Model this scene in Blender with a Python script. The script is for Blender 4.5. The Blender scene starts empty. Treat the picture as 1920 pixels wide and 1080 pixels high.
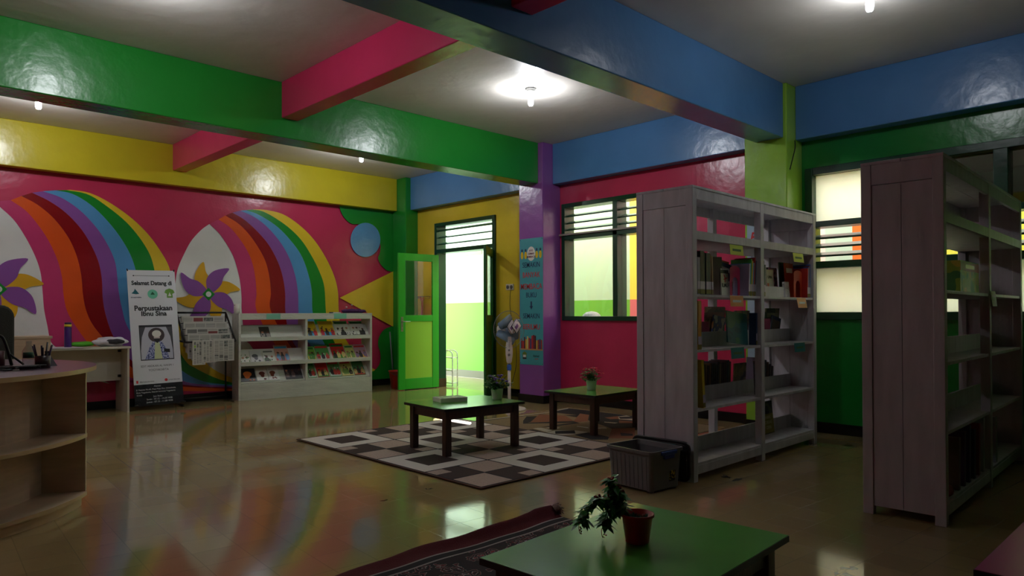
import bpy, math, random
from mathutils import Vector, Matrix
random.seed(7)
SC = bpy.context.scene
COL = SC.collection
PI = math.pi

# ------------------------------------------------------------------ camera
F_PX, YAW, PITCH, ROLL, CY, EYE = 1324.4536, .7671, .0097, -.0032, 574.3182, 1.15
def cam_axes():
    cy, sy = math.cos(YAW), math.sin(YAW)
    fw = Vector((sy*math.cos(PITCH), cy*math.cos(PITCH), math.sin(PITCH)))
    r = Vector((cy, -sy, 0)); u = r.cross(fw)
    return (math.cos(ROLL)*r + math.sin(ROLL)*u, -math.sin(ROLL)*r + math.cos(ROLL)*u, fw)
CR, CU, CF = cam_axes()
cd = bpy.data.cameras.new('camera'); cam = bpy.data.objects.new('camera', cd); COL.objects.link(cam)
cd.sensor_width = 36; cd.sensor_fit = 'HORIZONTAL'
cd.lens = F_PX/1920*36; cd.shift_y = (CY-540)/1920; cd.clip_start = .02
m = Matrix.Identity(4)
for i in range(3):
    m[i][0] = CR[i]; m[i][1] = CU[i]; m[i][2] = -CF[i]
m.translation = (0, 0, EYE); cam.matrix_world = m
SC.camera = cam

# ------------------------------------------------------------------ world, sun, exposure
w = bpy.data.worlds.new('world'); SC.world = w; w.use_nodes = True
bg = w.node_tree.nodes['Background']; bg.inputs[0].default_value = (1, 1, .97, 1); bg.inputs[1].default_value = 6.0
sd = bpy.data.lights.new('sun', 'SUN'); so = bpy.data.objects.new('sun', sd); COL.objects.link(so)
sd.energy = 60; sd.angle = .004; sd.color = (1, .97, .92)
SUN = Vector((-1, -1, -.90)).normalized()
so.rotation_euler = SUN.to_track_quat('-Z', 'Y').to_euler()
so.location = (12, 12, 8)
BULB = 450.0
SC.view_settings.view_transform = 'Standard'; SC.view_settings.look = 'None'
SC.view_settings.gamma = 1; SC.view_settings.use_curve_mapping = False
SC.view_settings.exposure = 0.1

# ------------------------------------------------------------------ helpers
def s2l(c): return c/12.92 if c <= .04045 else ((c+.055)/1.055)**2.4
def rgb(*c): return tuple(s2l(v/255) for v in c)
_M = {}
def mat(name, color, rough=.5, metal=0, bump=0, bscale=40, vary=0, vscale=6, coat=0, spec=.5, stretch=None, emit=0, trans=0):
    if name in _M: return _M[name]
    M = bpy.data.materials.new(name); M.use_nodes = True; nt = M.node_tree; N = nt.nodes
    b = N['Principled BSDF']; c = rgb(*color)
    b.inputs['Base Color'].default_value = (*c, 1); b.inputs['Roughness'].default_value = rough
    b.inputs['Metallic'].default_value = metal; b.inputs['Specular IOR Level'].default_value = spec
    b.inputs['Coat Weight'].default_value = coat; b.inputs['Coat Roughness'].default_value = .15
    if trans: b.inputs['Transmission Weight'].default_value = trans
    if emit:
        b.inputs['Emission Color'].default_value = (*c, 1); b.inputs['Emission Strength'].default_value = emit
    tc = N.new('ShaderNodeTexCoord'); mp = N.new('ShaderNodeMapping'); nt.links.new(tc.outputs['Object'], mp.inputs[0])
    if stretch: mp.inputs['Scale'].default_value = stretch
    if vary:
        n = N.new('ShaderNodeTexNoise'); n.inputs['Scale'].default_value = vscale; n.inputs['Detail'].default_value = 5
        nt.links.new(mp.outputs[0], n.inputs['Vector'])
        r = N.new('ShaderNodeValToRGB'); r.color_ramp.elements[0].position = .3; r.color_ramp.elements[1].position = .7
        r.color_ramp.elements[0].color = (*[v*(1-vary) for v in c], 1); r.color_ramp.elements[1].color = (*[min(1, v*(1+vary*.6)) for v in c], 1)
        nt.links.new(n.outputs['Fac'], r.inputs[0]); nt.links.new(r.outputs[0], b.inputs['Base Color'])
    if bump:
        n2 = N.new('ShaderNodeTexNoise'); n2.inputs['Scale'].default_value = bscale; n2.inputs['Detail'].default_value = 3
        nt.links.new(mp.outputs[0], n2.inputs['Vector'])
        bp = N.new('ShaderNodeBump'); bp.inputs['Strength'].default_value = bump; bp.inputs['Distance'].default_value = .02
        nt.links.new(n2.outputs['Fac'], bp.inputs['Height']); nt.links.new(bp.outputs[0], b.inputs['Normal'])
    _M[name] = M
    return M
def paint(name, color, rough=.26): return mat('paint_'+name, color, rough, bump=.22, bscale=8, vary=.07, vscale=2.5)
def cover(c1, c2, c3, scale=18, seed=0):
    """printed picture: a few flat colours in blotches"""
    key = 'print_%s_%s_%s_%s_%s' % (c1, c2, c3, scale, seed)
    if key in _M: return _M[key]
    M = bpy.data.materials.new('printed_paper'); M.use_nodes = True; nt = M.node_tree; N = nt.nodes; b = N['Principled BSDF']
    tc = N.new('ShaderNodeTexCoord'); mp = N.new('ShaderNodeMapping'); mp.inputs['Location'].default_value = (seed*3.1, seed*1.7, seed)
    n = N.new('ShaderNodeTexNoise'); n.inputs['Scale'].default_value = scale; n.inputs['Detail'].default_value = 1.5
    r = N.new('ShaderNodeValToRGB'); r.color_ramp.interpolation = 'CONSTANT'; e = r.color_ramp.elements
    e[0].position = 0; e[0].color = (*rgb(*c2), 1); e[1].position = .43; e[1].color = (*rgb(*c1), 1)
    x = e.new(.56); x.color = (*rgb(*c3), 1)
    nt.links.new(tc.outputs['Object'], mp.inputs[0]); nt.links.new(mp.outputs[0], n.inputs['Vector'])
    nt.links.new(n.outputs['Fac'], r.inputs[0]); nt.links.new(r.outputs[0], b.inputs['Base Color'])
    b.inputs['Roughness'].default_value = .5
    _M[key] = M
    return M

class MB:
    def __init__(s): s.v = []; s.f = []; s.m = []; s.sm = []
    def add(s, vs, fs, m=0, smooth=False):
        k = len(s.v); s.v += [tuple(p) for p in vs]
        for f in fs: s.f.append([k+i for i in f]); s.m.append(m); s.sm.append(smooth)
        return s
    def box(s, x0, x1, y0, y1, z0, z1, m=0):
        return s.add([(x0,y0,z0),(x1,y0,z0),(x1,y1,z0),(x0,y1,z0),(x0,y0,z1),(x1,y0,z1),(x1,y1,z1),(x0,y1,z1)],
                     [(0,3,2,1),(4,5,6,7),(0,1,5,4),(1,2,6,5),(2,3,7,6),(3,0,4,7)], m)
    def obox(s, o, ux, uy, uz, m=0):
        """box spanned by three vectors from corner o"""
        o, ux, uy, uz = map(Vector, (o, ux, uy, uz))
        return s.add([o, o+ux, o+ux+uy, o+uy, o+uz, o+ux+uz, o+ux+uy+uz, o+uy+uz],
                     [(0,3,2,1),(4,5,6,7),(0,1,5,4),(1,2,6,5),(2,3,7,6),(3,0,4,7)], m)
    def poly(s, pts, m=0): return s.add(pts, [tuple(range(len(pts)))], m)
    def prism(s, pts, dv, m=0):
        n = len(pts); dv = Vector(dv); a = [Vector(p) for p in pts]
        return s.add(a+[p+dv for p in a], [tuple(range(n))[::-1], tuple(range(n, 2*n))]+[(i, (i+1) % n, n+(i+1) % n, n+i) for i in range(n)], m)
    def tube(s, path, r, n=8, m=0, closed=False):
        P = [Vector(p) for p in path]; k = len(P); rings = []
        rr = r if isinstance(r, (list, tuple)) else [r]*k
        up = None
        for i in range(k):
            t = (P[(i+1) % k]-P[i-1]) if closed else (P[min(i+1, k-1)]-P[max(i-1, 0)])
            t = t.normalized() if t.length else Vector((0, 0, 1))
            if up is None: up = Vector((0, 0, 1)) if abs(t.z) < .9 else Vector((1, 0, 0))
            a = t.cross(up)
            if a.length < 1e-4: a = t.orthogonal()
            a.normalize(); b = t.cross(a); up = -b if b.dot(up) < 0 else b
            a = t.cross(up).normalized(); b = a.cross(t)
            rings.append([P[i]+rr[i]*(math.cos(2*PI*j/n)*a+math.sin(2*PI*j/n)*b) for j in range(n)])
        vs = [p for g in rings for p in g]; fs = []
        for i in range(k if closed else k-1):
            q = (i+1) % k
            fs += [(i*n+j, i*n+(j+1) % n, q*n+(j+1) % n, q*n+j) for j in range(n)]
        if not closed: fs += [tuple(range(n))[::-1], tuple(range((k-1)*n, k*n))]
        return s.add(vs, fs, m, True)
    def lathe(s, prof, n=24, m=0, c=(0, 0, 0), smooth=True):
        """prof: (radius, z) from bottom to top"""
        vs = []; fs = []
        for r, z in prof: vs += [(c[0]+r*math.cos(2*PI*j/n), c[1]+r*math.sin(2*PI*j/n), c[2]+z) for j in range(n)]
        for i in range(len(prof)-1): fs += [(i*n+j, i*n+(j+1) % n, (i+1)*n+(j+1) % n, (i+1)*n+j) for j in range(n)]
        fs += [tuple(range(n))[::-1], tuple(range((len(prof)-1)*n, len(prof)*n))]
        return s.add(vs, fs, m, smooth)
    def ball(s, c, r, m=0, n=10, sq=(1, 1, 1)):
        prof = [(max(1e-4, math.sin(PI*i/n)), -math.cos(PI*i/n)) for i in range(n+1)]
        vs = []; fs = []; k = n+2
        for a, z in prof: vs += [(c[0]+r*sq[0]*a*math.cos(2*PI*j/k), c[1]+r*sq[1]*a*math.sin(2*PI*j/k), c[2]+r*sq[2]*z) for j in range(k)]
        for i in range(n): fs += [(i*k+j, i*k+(j+1) % k, (i+1)*k+(j+1) % k, (i+1)*k+j) for j in range(k)]
        return s.add(vs, fs, m, True)
    def build(s, name, mats, parent=None, loc=(0, 0, 0), rz=0, bevel=0):
        me = bpy.data.meshes.new(name); me.from_pydata(s.v, [], s.f)
        for q in (mats if isinstance(mats, (list, tuple)) else [mats]): me.materials.append(q)
        me.polygons.foreach_set('material_index', s.m); me.polygons.foreach_set('use_smooth', s.sm); me.update()
        o = bpy.data.objects.new(name, me); COL.objects.link(o); o.location = loc; o.rotation_euler = (0, 0, rz)
        if parent: o.parent = parent
        if bevel:
            b = o.modifiers.new('bevel', 'BEVEL'); b.width = bevel; b.segments = 2; b.limit_method = 'ANGLE'; b.angle_limit = .7
        return o
def lump(b, c, amp, fr, seed=0):
    """crumple a closed shape: push its points out and in along the line from c"""
    out = []
    for p in b.v:
        d = Vector(p)-Vector(c); k = 1+amp*(math.sin(fr*p[0]+seed)*math.cos(fr*1.3*p[1]+2*seed)+.5*math.sin(fr*2.1*p[2]+fr*1.7*p[0]+seed))
        q = Vector(c)+d*k; out.append((q.x, q.y, max(0, q.z)))
    b.v = out; return b
def tag(o, label, cat, group=None, kind=None):
    o['label'] = label; o['category'] = cat
    if group: o['group'] = group
    if kind: o['kind'] = kind
    return o
def root(name, loc=(0, 0, 0), rz=0):
    o = bpy.data.objects.new(name, None); COL.objects.link(o); o.location = loc; o.rotation_euler = (0, 0, rz)
    o.empty_display_size = .1
    return o
def struct(o, label, cat): return tag(o, label, cat, None, 'structure')
def copy_tree(o, parent=None):
    c = o.copy(); COL.objects.link(c); c.parent = parent
    for ch in list(o.children): copy_tree(ch, c)
    return c
def text(name, body, size, M, parent, loc, rot, align='CENTER', bold=0, sx=1, shear=0, space=1):
    """lettering as a thin mesh; loc/rot in the parent's frame"""
    cu = bpy.data.curves.new(name, 'FONT'); cu.body = body; cu.size = size; cu.align_x = align; cu.align_y = 'CENTER'
    cu.offset = bold; cu.extrude = .0006; cu.resolution_u = 3; cu.shear = shear; cu.space_line = space
    t = bpy.data.objects.new(name, cu); COL.objects.link(t)
    dg = bpy.context.evaluated_depsgraph_get(); me = bpy.data.meshes.new_from_object(t.evaluated_get(dg))
    bpy.data.objects.remove(t); bpy.data.curves.remove(cu)
    me.materials.clear(); me.materials.append(M)
    o = bpy.data.objects.new(name, me); COL.objects.link(o); o.parent = parent; o.location = loc; o.rotation_euler = rot; o.scale = (sx, 1, 1)
    return o
def spline(pts, k=8):
    P = [Vector(p) for p in pts]; P = [2*P[0]-P[1]]+P+[2*P[-1]-P[-2]]; out = []
    for i in range(1, len(P)-2):
        a, b, c, d = P[i-1:i+3]
        for j in range(k):
            t = j/k; out.append(.5*((2*b)+(c-a)*t+(2*a-5*b+4*c-d)*t*t+(3*b-a-3*c+d)*t**3))
    out.append(P[-2]); return out
def ray(px, py): return CR*(px-960)/F_PX + CU*(CY-py)/F_PX + CF
def wall_pt(px, py, Y):
    d = ray(px, py); return (d*Y/d.y).x, EYE + (d*Y/d.y).z      # a measured point of the end wall
def floor_pt(px, py, z=0):
    d = ray(px, py); t = (z-EYE)/d.z; return d.x*t, d.y*t

# ------------------------------------------------------------------ materials
PINK = paint('crimson', (194, 50, 88)); PINK2 = paint('magenta', (198, 60, 112)); ORANGE = paint('orange', (226, 88, 28))
DRED = paint('dark_red', (140, 10, 18)); PURPLE = paint('purple', (140, 82, 158)); SKYB = paint('light_blue', (88, 152, 204))
GREEN = paint('green', (30, 138, 44)); YEL = paint('yellow', (228, 196, 48)); WHITEP = paint('white', (226, 226, 222), .4)
BEAMY = paint('beam_yellow', (206, 190, 40)); BEAMB = paint('beam_blue', (80, 130, 182)); BEAMP = paint('beam_pink', (202, 46, 92))
LIME = paint('lime', (146, 196, 62)); WALLY = paint('wall_yellow', (212, 188, 50)); DGREEN = paint('dark_green', (18, 124, 42))
CEIL = mat('ceiling_plaster', (214, 208, 200), .55, bump=.25, bscale=6, vary=.08, vscale=1.5)
BLACKB = mat('black_baseboard', (14, 15, 16), .25)
FRAME = mat('frame_green', (10, 62, 38), .3, bump=.1, bscale=12)
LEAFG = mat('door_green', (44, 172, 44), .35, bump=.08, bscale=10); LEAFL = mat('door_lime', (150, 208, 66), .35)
WOODW = mat('whitewashed_wood', (200, 198, 204), .5, bump=.12, bscale=24, vary=.16, vscale=5, stretch=(3, 3, .6))
WOODW2 = mat('white_painted_board', (206, 208, 196), .5, bump=.25, bscale=30, vary=.12, vscale=5, stretch=(.6, 3, 3))
GAP = mat('board_gap', (26, 22, 24), .8)
BROWNW = mat('dark_brown_wood', (66, 38, 22), .4, bump=.15, bscale=20, vary=.3, vscale=8, stretch=(6, 6, 1))
TABG = mat('green_laminate', (92, 168, 70), .22, vary=.05); BLK = mat('black_edge', (16, 16, 18), .4)
BIRCH = mat('birch_laminate', (198, 176, 146), .38, vary=.16, vscale=3, stretch=(1, 1, 8)); BIRCHE = mat('birch_edge', (214, 186, 140), .4)
PLUM = mat('plum_laminate', (92, 66, 84), .3, vary=.08)
WHITE = mat('white_plastic', (224, 224, 220), .35); PAPER = mat('paper', (226, 224, 214), .7); PAPERG = mat('newsprint', (196, 194, 186), .8)
INK = mat('black_ink', (20, 20, 22), .5); RED = mat('red_ink', (200, 34, 36), .5); NAVY = mat('navy_ink', (26, 44, 84), .5)
METALB = mat('black_metal', (18, 18, 19), .4); CHROME = mat('brushed_steel', (190, 190, 190), .3, 1)
LEAF = mat('leaf_green', (40, 110, 34), .45, vary=.3, vscale=40); LEAFD = mat('leaf_dark_green', (26, 84, 34), .4, vary=.35, vscale=40)

def glass(name, tint=(1, 1, 1), refl=1.0):
    M = bpy.data.materials.new(name); M.use_nodes = True; nt = M.node_tree; N = nt.nodes; N.remove(N['Principled BSDF'])
    o = N['Material Output']; t = N.new('ShaderNodeBsdfTransparent'); t.inputs[0].default_value = (*tint, 1)
    g = N.new('ShaderNodeBsdfGlossy'); g.inputs['Roughness'].default_value = .02
    lw = N.new('ShaderNodeLayerWeight'); lw.inputs[0].default_value = .5; pw = N.new('ShaderNodeMath'); pw.operation = 'POWER'; pw.inputs[1].default_value = 4
    nt.links.new(lw.outputs['Facing'], pw.inputs[0]); f = N.new('ShaderNodeMath'); f.operation = 'MULTIPLY_ADD'; f.inputs[1].default_value = .8; f.inputs[2].default_value = .04; nt.links.new(pw.outputs[0], f.inputs[0])
    mx = N.new('ShaderNodeMixShader'); nt.links.new(f.outputs[0], mx.inputs[0]); nt.links.new(t.outputs[0], mx.inputs[1]); nt.links.new(g.outputs[0], mx.inputs[2])
    nt.links.new(mx.outputs[0], o.inputs[0]); return M
GLASS = glass('clear_glass'); SMOKE = glass('smoked_glass', (.10, .10, .095)); CLEARP = glass('clear_plastic', (.9, .92, .92))
def frosted():
    M = bpy.data.materials.new('frosted_cream_glass'); M.use_nodes = True; nt = M.node_tree; N = nt.nodes; N.remove(N['Principled BSDF'])
    t = N.new('ShaderNodeBsdfTranslucent'); t.inputs[0].default_value = (1, 1, .97, 1)
    d = N.new('ShaderNodeBsdfDiffuse'); d.inputs[0].default_value = (.7, .7, .62, 1)
    mx = N.new('ShaderNodeMixShader'); mx.inputs[0].default_value = .15
    nt.links.new(t.outputs[0], mx.inputs[1]); nt.links.new(d.outputs[0], mx.inputs[2]); nt.links.new(mx.outputs[0], N['Material Output'].inputs[0]); return M
FROST = frosted()
def bulb_mat(f=1.0):
    M = bpy.data.materials.new('lit_bulb'); M.use_nodes = True; b = M.node_tree.nodes['Principled BSDF']
    b.inputs['Emission Color'].default_value = (.92, .95, 1, 1); b.inputs['Emission Strength'].default_value = BULB*f; return M
BULBM = bulb_mat(); BULBW = bulb_mat(.45)
def floor_mat():
    M = bpy.data.materials.new('glazed_floor_tiles'); M.use_nodes = True; nt = M.node_tree; N = nt.nodes; b = N['Principled BSDF']
    tc = N.new('ShaderNodeTexCoord'); mp = N.new('ShaderNodeMapping'); mp.inputs['Rotation'].default_value = (0, 0, math.radians(4))
    mp.inputs['Location'].default_value = (.06, .02, 0)
    nt.links.new(tc.outputs['Object'], mp.inputs[0])
    br = N.new('ShaderNodeTexBrick'); br.offset = 0; br.squash = 1; br.inputs['Scale'].default_value = 1
    br.inputs['Brick Width'].default_value = .2125; br.inputs['Row Height'].default_value = .2125; br.inputs['Mortar Size'].default_value = .0022
    br.inputs['Mortar Smooth'].default_value = .3
    br.inputs['Color1'].default_value = (*rgb(164, 143, 98), 1); br.inputs['Color2'].default_value = (*rgb(156, 136, 94), 1); br.inputs['Mortar'].default_value = (*rgb(142, 125, 88), 1)
    nt.links.new(mp.outputs[0], br.inputs['Vector'])
    # worn spots with their own shapes
    n = N.new('ShaderNodeTexNoise'); n.inputs['Scale'].default_value = 2.6; n.inputs['Detail'].default_value = 6; n.inputs['Roughness'].default_value = .62
    nt.links.new(tc.outputs['Object'], n.inputs['Vector'])
    r = N.new('ShaderNodeValToRGB'); r.color_ramp.elements[0].position = .685; r.color_ramp.elements[1].position = .695
    nt.links.new(n.outputs['Fac'], r.inputs[0])
    mx = N.new('ShaderNodeMix'); mx.data_type = 'RGBA'; mx.inputs[7].default_value = (*rgb(58, 48, 38), 1)
    nt.links.new(r.outputs[0], mx.inputs[0]); nt.links.new(br.outputs['Color'], mx.inputs[6]); nt.links.new(mx.outputs[2], b.inputs['Base Color'])
    n2 = N.new('ShaderNodeTexNoise'); n2.inputs['Scale'].default_value = 1.6; n2.inputs['Detail'].default_value = 4
    nt.links.new(tc.outputs['Object'], n2.inputs['Vector'])
    mr = N.new('ShaderNodeMapRange'); mr.inputs[3].default_value = .045; mr.inputs[4].default_value = .11
    nt.links.new(n2.outputs['Fac'], mr.inputs[0]); nt.links.new(mr.outputs[0], b.inputs['Roughness'])
    n3 = N.new('ShaderNodeTexNoise'); n3.inputs['Scale'].default_value = 30; nt.links.new(tc.outputs['Object'], n3.inputs['Vector'])
    b1 = N.new('ShaderNodeBump'); b1.inputs['Strength'].default_value = .02; b1.inputs['Distance'].default_value = .01; nt.links.new(n3.outputs['Fac'], b1.inputs['Height'])
    b2 = N.new('ShaderNodeBump'); b2.invert = True; b2.inputs['Strength'].default_value = .2; b2.inputs['Distance'].default_value = .004
    nt.links.new(br.outputs['Fac'], b2.inputs['Height']); nt.links.new(b1.outputs[0], b2.inputs['Normal']); nt.links.new(b2.outputs[0], b.inputs['Normal'])
    b.inputs['Specular IOR Level'].default_value = .75
    return M
FLOORM = floor_mat()

# ------------------------------------------------------------------ room shell
XL, XR, YF, YB, ZC, ZBM = -1.6, 6.83, -2.6, 9.66, 3.3255, 2.807
struct(MB().box(XL-.15, XR+.15, YF-.15, YB+.15, -.12, 0).build('floor', FLOORM), 'glossy beige tiled floor of the room', 'floor')
struct(MB().box(XL-.15, XR+.15, YF-.15, YB+.15, ZC, ZC+.12).build('ceiling', CEIL), 'off-white plaster ceiling between the painted beams', 'ceiling')
struct(MB().box(XL-.15, XL, YF-.15, YB+.15, 0, ZC).build('wall_left', PINK), 'plain crimson wall at the left side of the room', 'wall')
struct(MB().box(XL, XR, YF-.15, YF, 0, ZC).build('wall_front', DGREEN), 'plain green wall behind the viewer', 'wall')

# right wall with the door, window and large window openings
D0, D1, DZ = 7.408, 8.804, 2.556
W0, W1, WZ0, WZ1 = 4.40, 6.13, 1.054, 2.556
V0, V1, VZ0, VZ1 = -.42, 2.954, 1.08, 2.54
b = MB(); xa, xb = XR, XR+.15
def wseg(y0, y1, z0, z1, m): b.box(xa, xb, y0, y1, z0, z1, m)
wseg(D1, YB+.15, 0, ZC, 0); wseg(D0, D1, DZ, ZC, 0); wseg(6.4, D0, 0, ZC, 0)
wseg(W1, 6.4, 0, ZC, 1); wseg(W0, W1, 0, WZ0, 1); wseg(W0, W1, WZ1, ZC, 1); wseg(3.2, W0, 0, ZC, 1)
wseg(V1, 3.2, 0, ZC, 2); wseg(V0, V1, 0, VZ0, 2); wseg(V0, V1, VZ1, ZC, 2); wseg(YF-.15, V0, 0, ZC, 2)
struct(b.build('wall_right', [WALLY, PINK, DGREEN]), 'side wall painted yellow, crimson and green with the door and windows', 'wall')

# mural wall
YM = YB
def mp_(px, py): x, z = wall_pt(px, py, YM); return Vector((x, z, 0))
def z2(x, y): return mp_(x/2.25, 300+y/2.25)
def z3(x, y): return mp_(300+x/2.4, 350+y/2.4)
FL = z2(-8, 545); FR = z3(216, 484); DD = FR-FL
low = [  # lower S part of each boundary of the left rainbow, photo pixels
    [(95, 640), (109, 655), (140, 688), (205, 719)],
    [(171, 650), (215, 690), (265, 716), (330, 732), (450, 733)],
    [(209, 650), (255, 695), (320, 722), (450, 730)],
    [(212, 630), (238, 668), (290, 705), (350, 722), (450, 727.5)],
    [(240, 615), (275, 665), (320, 700), (352, 717), (404, 722), (450, 725)],
    [(262, 560), (285, 620), (320, 675), (347, 699), (374, 712.5), (400, 718.6), (450, 722.5)],
    [(295, 550), (315, 620), (346, 674.7), (365, 689.6), (400, 707), (428.5, 716), (450, 720)],
    [(322, 545), (332, 590), (350, 627), (374, 663), (390, 684), (409, 697.5), (428.5, 706), (450, 715)]]
low = [[mp_(*p) for p in l] for l in low]
upL = [[(-25, 175), (0, 198), (60, 255), (110, 330), (150, 410), (172, 480), (180, 560), (186, 630), (200, 700)],
       [(45, 170), (110, 215), (165, 280), (210, 350), (245, 430), (262, 500), (268, 570), (282, 635), (315, 695)],
       [(90, 152), (160, 190), (230, 250), (290, 330), (325, 410), (343, 490), (350, 570), (365, 640), (398, 705)],
       [(135, 138), (210, 175), (280, 225), (345, 295), (390, 370), (418, 440), (430, 510), (433, 580), (445, 650)],
       [(180, 132), (260, 160), (340, 215), (410, 290), (455, 360), (485, 430), (495, 500), (501, 560), (515, 630)],
       [(235, 128), (310, 145), (390, 195), (460, 265), (510, 330), (545, 390), (565, 440), (577, 490)],
       [(280, 127), (370, 145), (450, 195), (530, 260), (590, 330), (630, 395), (648, 450), (656, 500)],
       [(295, 126), (380, 140), (470, 185), (560, 250), (630, 320), (680, 390), (708, 440), (719, 480)]]
upR = [[(222, 168), (265, 210), (300, 260), (330, 315), (350, 380), (362, 440), (367, 500), (368, 560)],
       [(262, 148), (310, 180), (350, 225), (390, 285), (415, 345), (428, 410), (433, 480), (434, 560)],
       [(293, 130), (350, 165), (400, 215), (445, 280), (475, 340), (492, 410), (498, 480), (498, 560)],
       [(325, 117), (380, 150), (440, 205), (490, 265), (530, 340), (552, 410), (562, 480), (563, 560)],
       [(360, 108), (420, 135), (480, 180), (540, 250), (580, 320), (607, 400), (620, 480), (622, 560)],
       [(385, 106), (440, 125), (520, 175), (585, 240), (635, 310), (665, 390), (682, 470), (685, 560)],
       [(415, 103), (470, 115), (560, 170), (630, 235), (680, 310), (715, 380), (738, 450), (745, 560)],
       [(418, 102), (480, 106), (560, 128), (640, 185), (700, 250), (750, 330), (785, 410), (800, 480), (803, 560)]]
cL = [spline([z2(*p) for p in u]+l) for u, l in zip(upL, low)]
cR = []
for i, (u, l) in enumerate(zip(upR, low)):
    U = [z3(*p) for p in u]
    # the lower part repeats the stencil of the left rainbow, eased onto the end of the upper part
    L = [p+DD for p in l if (p+DD).y < U[-1].y-.12]
    cR.append(spline(U+L))
mur = MB(); mur.box(XL, XR+.15, YB, YB+.15, 0, ZC, 0)
lay = [0]
def flat(pts, mi):
    lay[0] += 1; mur.poly([(p.x, YM-.0006*lay[0], p.y) for p in pts], mi)
def strip(a, c, mi):
    lay[0] += 1; n = 60; y = YM-.0006*lay[0]
    def at(q, t):
        f = t*(len(q)-1); i = min(int(f), len(q)-2); return q[i].lerp(q[i+1], f-i)
    A = [at(a, i/n) for i in range(n+1)]; B = [at(c, i/n) for i in range(n+1)]
    mur.add([(p.x, y, p.y) for p in A]+[(p.x, y, p.y) for p in B], [(i, i+1, n+2+i, n+1+i) for i in range(n)], mi)
#   0 crimson 1 magenta 2 orange 3 dark red 4 purple 5 blue 6 green 7 yellow 8 white 9 petal yellow
wl = [Vector((p.x, p.y, 0)) for p in cL[0]]
leftside = spline([mp_(205, 719), mp_(120, 700), mp_(40, 660), mp_(-40, 600), mp_(-90, 520), mp_(-70, 430), z2(-25, 175)])
flat(wl+leftside[1:-1], 8)
wr = cR[0]
ls2 = spline([z3(222, 168), z3(185, 195), z3(140, 245), z3(105, 310), z3(80, 370), z3(70, 430), z3(66, 500), mp_(334, 600), mp_(352, 650), mp_(385, 690), mp_(460, 730)])
flat(wr+ls2[::-1][:-1], 8)
for c in (cL, cR):
    for i, mi in zip(range(7), (1, 2, 3, 4, 5, 6, 7)): strip(c[i], c[i+1], mi)
PETP = [Vector(p)/2.4 for p in ((0, 0, 0), (-9, -34, 0), (-6, -74, 0), (29, -108, 0), (92, -119, 0), (68, -80, 0), (56, -44, 0), (26, -12, 0))]
kx = (z3(316, 484)-z3(216, 484)).x/100*2.4; kz = (z3(216, 384)-z3(216, 484)).y/100*2.4
def pinwheel(c, s):
    P = [Vector((p.x*kx*s, -p.y*kz*s, 0)) for p in PETP]
    for col, off in ((9, 45), (4, 0)):
        for q in range(4):
            a = math.radians(90*q+off+(0 if off == 0 else 2)); R = Matrix.Rotation(a, 3, 'Z')
            cl = spline([R @ p*(1 if col == 4 else .97) for p in P]+[Vector((0, 0, 0))], 5)
            flat([c+p for p in cl[:-1]], col)
    d = .083*s
    flat([c+Vector(v)*d for v in ((-1, 0, 0), (0, -1.05, 0), (1, 0, 0), (0, 1.05, 0))], 6)
    flat([c+Vector((math.cos(t*PI/12), math.sin(t*PI/12), 0))*.036*s for t in range(24)], 8)
pinwheel(FL, 1.0); pinwheel(FR, 1.0)
# right end of the mural: green corner shape, blue disc, yellow wedge
g = spline([z3(803, 70), z3(803, 85), z3(815, 122), z3(835, 150), z3(862, 168), z3(900, 172), z3(945, 200), z3(985, 250), z3(987, 292), z3(978, 322), z3(990, 350), z3(1015, 375), z3(1040, 384)])
flat(g+[z3(1190, 384), z3(1190, 60)], 6)
g = spline([z3(1040, 627), z3(1005, 643), z3(983, 675), z3(978, 710), z3(988, 750), z3(985, 795), z3(960, 828), z3(930, 840), z3(930, 935)])
flat([z3(1190, 627)]+g+[z3(1190, 960)], 6)
flat([z3(921+67*math.cos(t*PI/20), 240-77*math.sin(t*PI/20)) for t in range(40)], 5)
flat([z3(805, 500), z3(1040, 627), z3(1190, 700), z3(1190, 310), z3(1040, 384)], 7)
struct(mur.build('wall_back', [PINK, PINK2, ORANGE, DRED, PURPLE, SKYB, GREEN, YEL, WHITEP, paint('petal_yellow', (222, 170, 40))]),
       'end wall with the painted rainbow and pinwheel mural', 'wall')

# baseboards
struct(MB().box(XL, 6.59, YB-.012-.02, YB-.02, 0, .1).build('baseboard_back', BLACKB), 'black baseboard along the mural wall', 'baseboard')
b = MB()
for y0, y1 in ((8.81, 9.27), (6.60, 7.40), (3.42, 6.17), (YF, 2.99)): b.box(XR-.015, XR, y0, y1, 0, .1)
struct(b.build('baseboard_right', BLACKB), 'black baseboard along the window wall', 'baseboard')

# columns and beams
def column(n, x0, y0, y1, M, label):
    o = MB().box(x0, XR, y0, y1, 0, ZC).build('trim_%d' % n, M, bevel=.01); struct(o, label, 'column')
    if n < 3 or True:
        b = MB(); b.box(x0-.012, x0, y0-.012, y1+.012, 0, .1); b.box(x0, XR-.001, y0-.012, y0, 0, .1); b.build('skirting', BLACKB, o)
column(1, 6.59, 9.27, YB-.03, GREEN, 'dark green corner column between the mural and the door')
column(2, 6.495, 6.17, 6.60, PURPLE, 'purple column carrying the teal reading poster')
column(3, 6.495, 2.99, 3.42, LIME, 'lime green column behind the white bookshelf')
def beam(n, x0, x1, y0, y1, z0, M, label): struct(MB().box(x0, x1, y0, y1, z0, ZC).build('trim_%d' % n, M, bevel=.008), label, 'beam')
beam(4, XL, 6.495, 6.247, 6.526, ZBM, GREEN, 'green ceiling beam crossing the room to the purple column')
beam(5, XL, 6.495, 3.021, 3.305, ZBM, BEAMB, 'blue ceiling beam crossing the room to the lime column')
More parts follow.
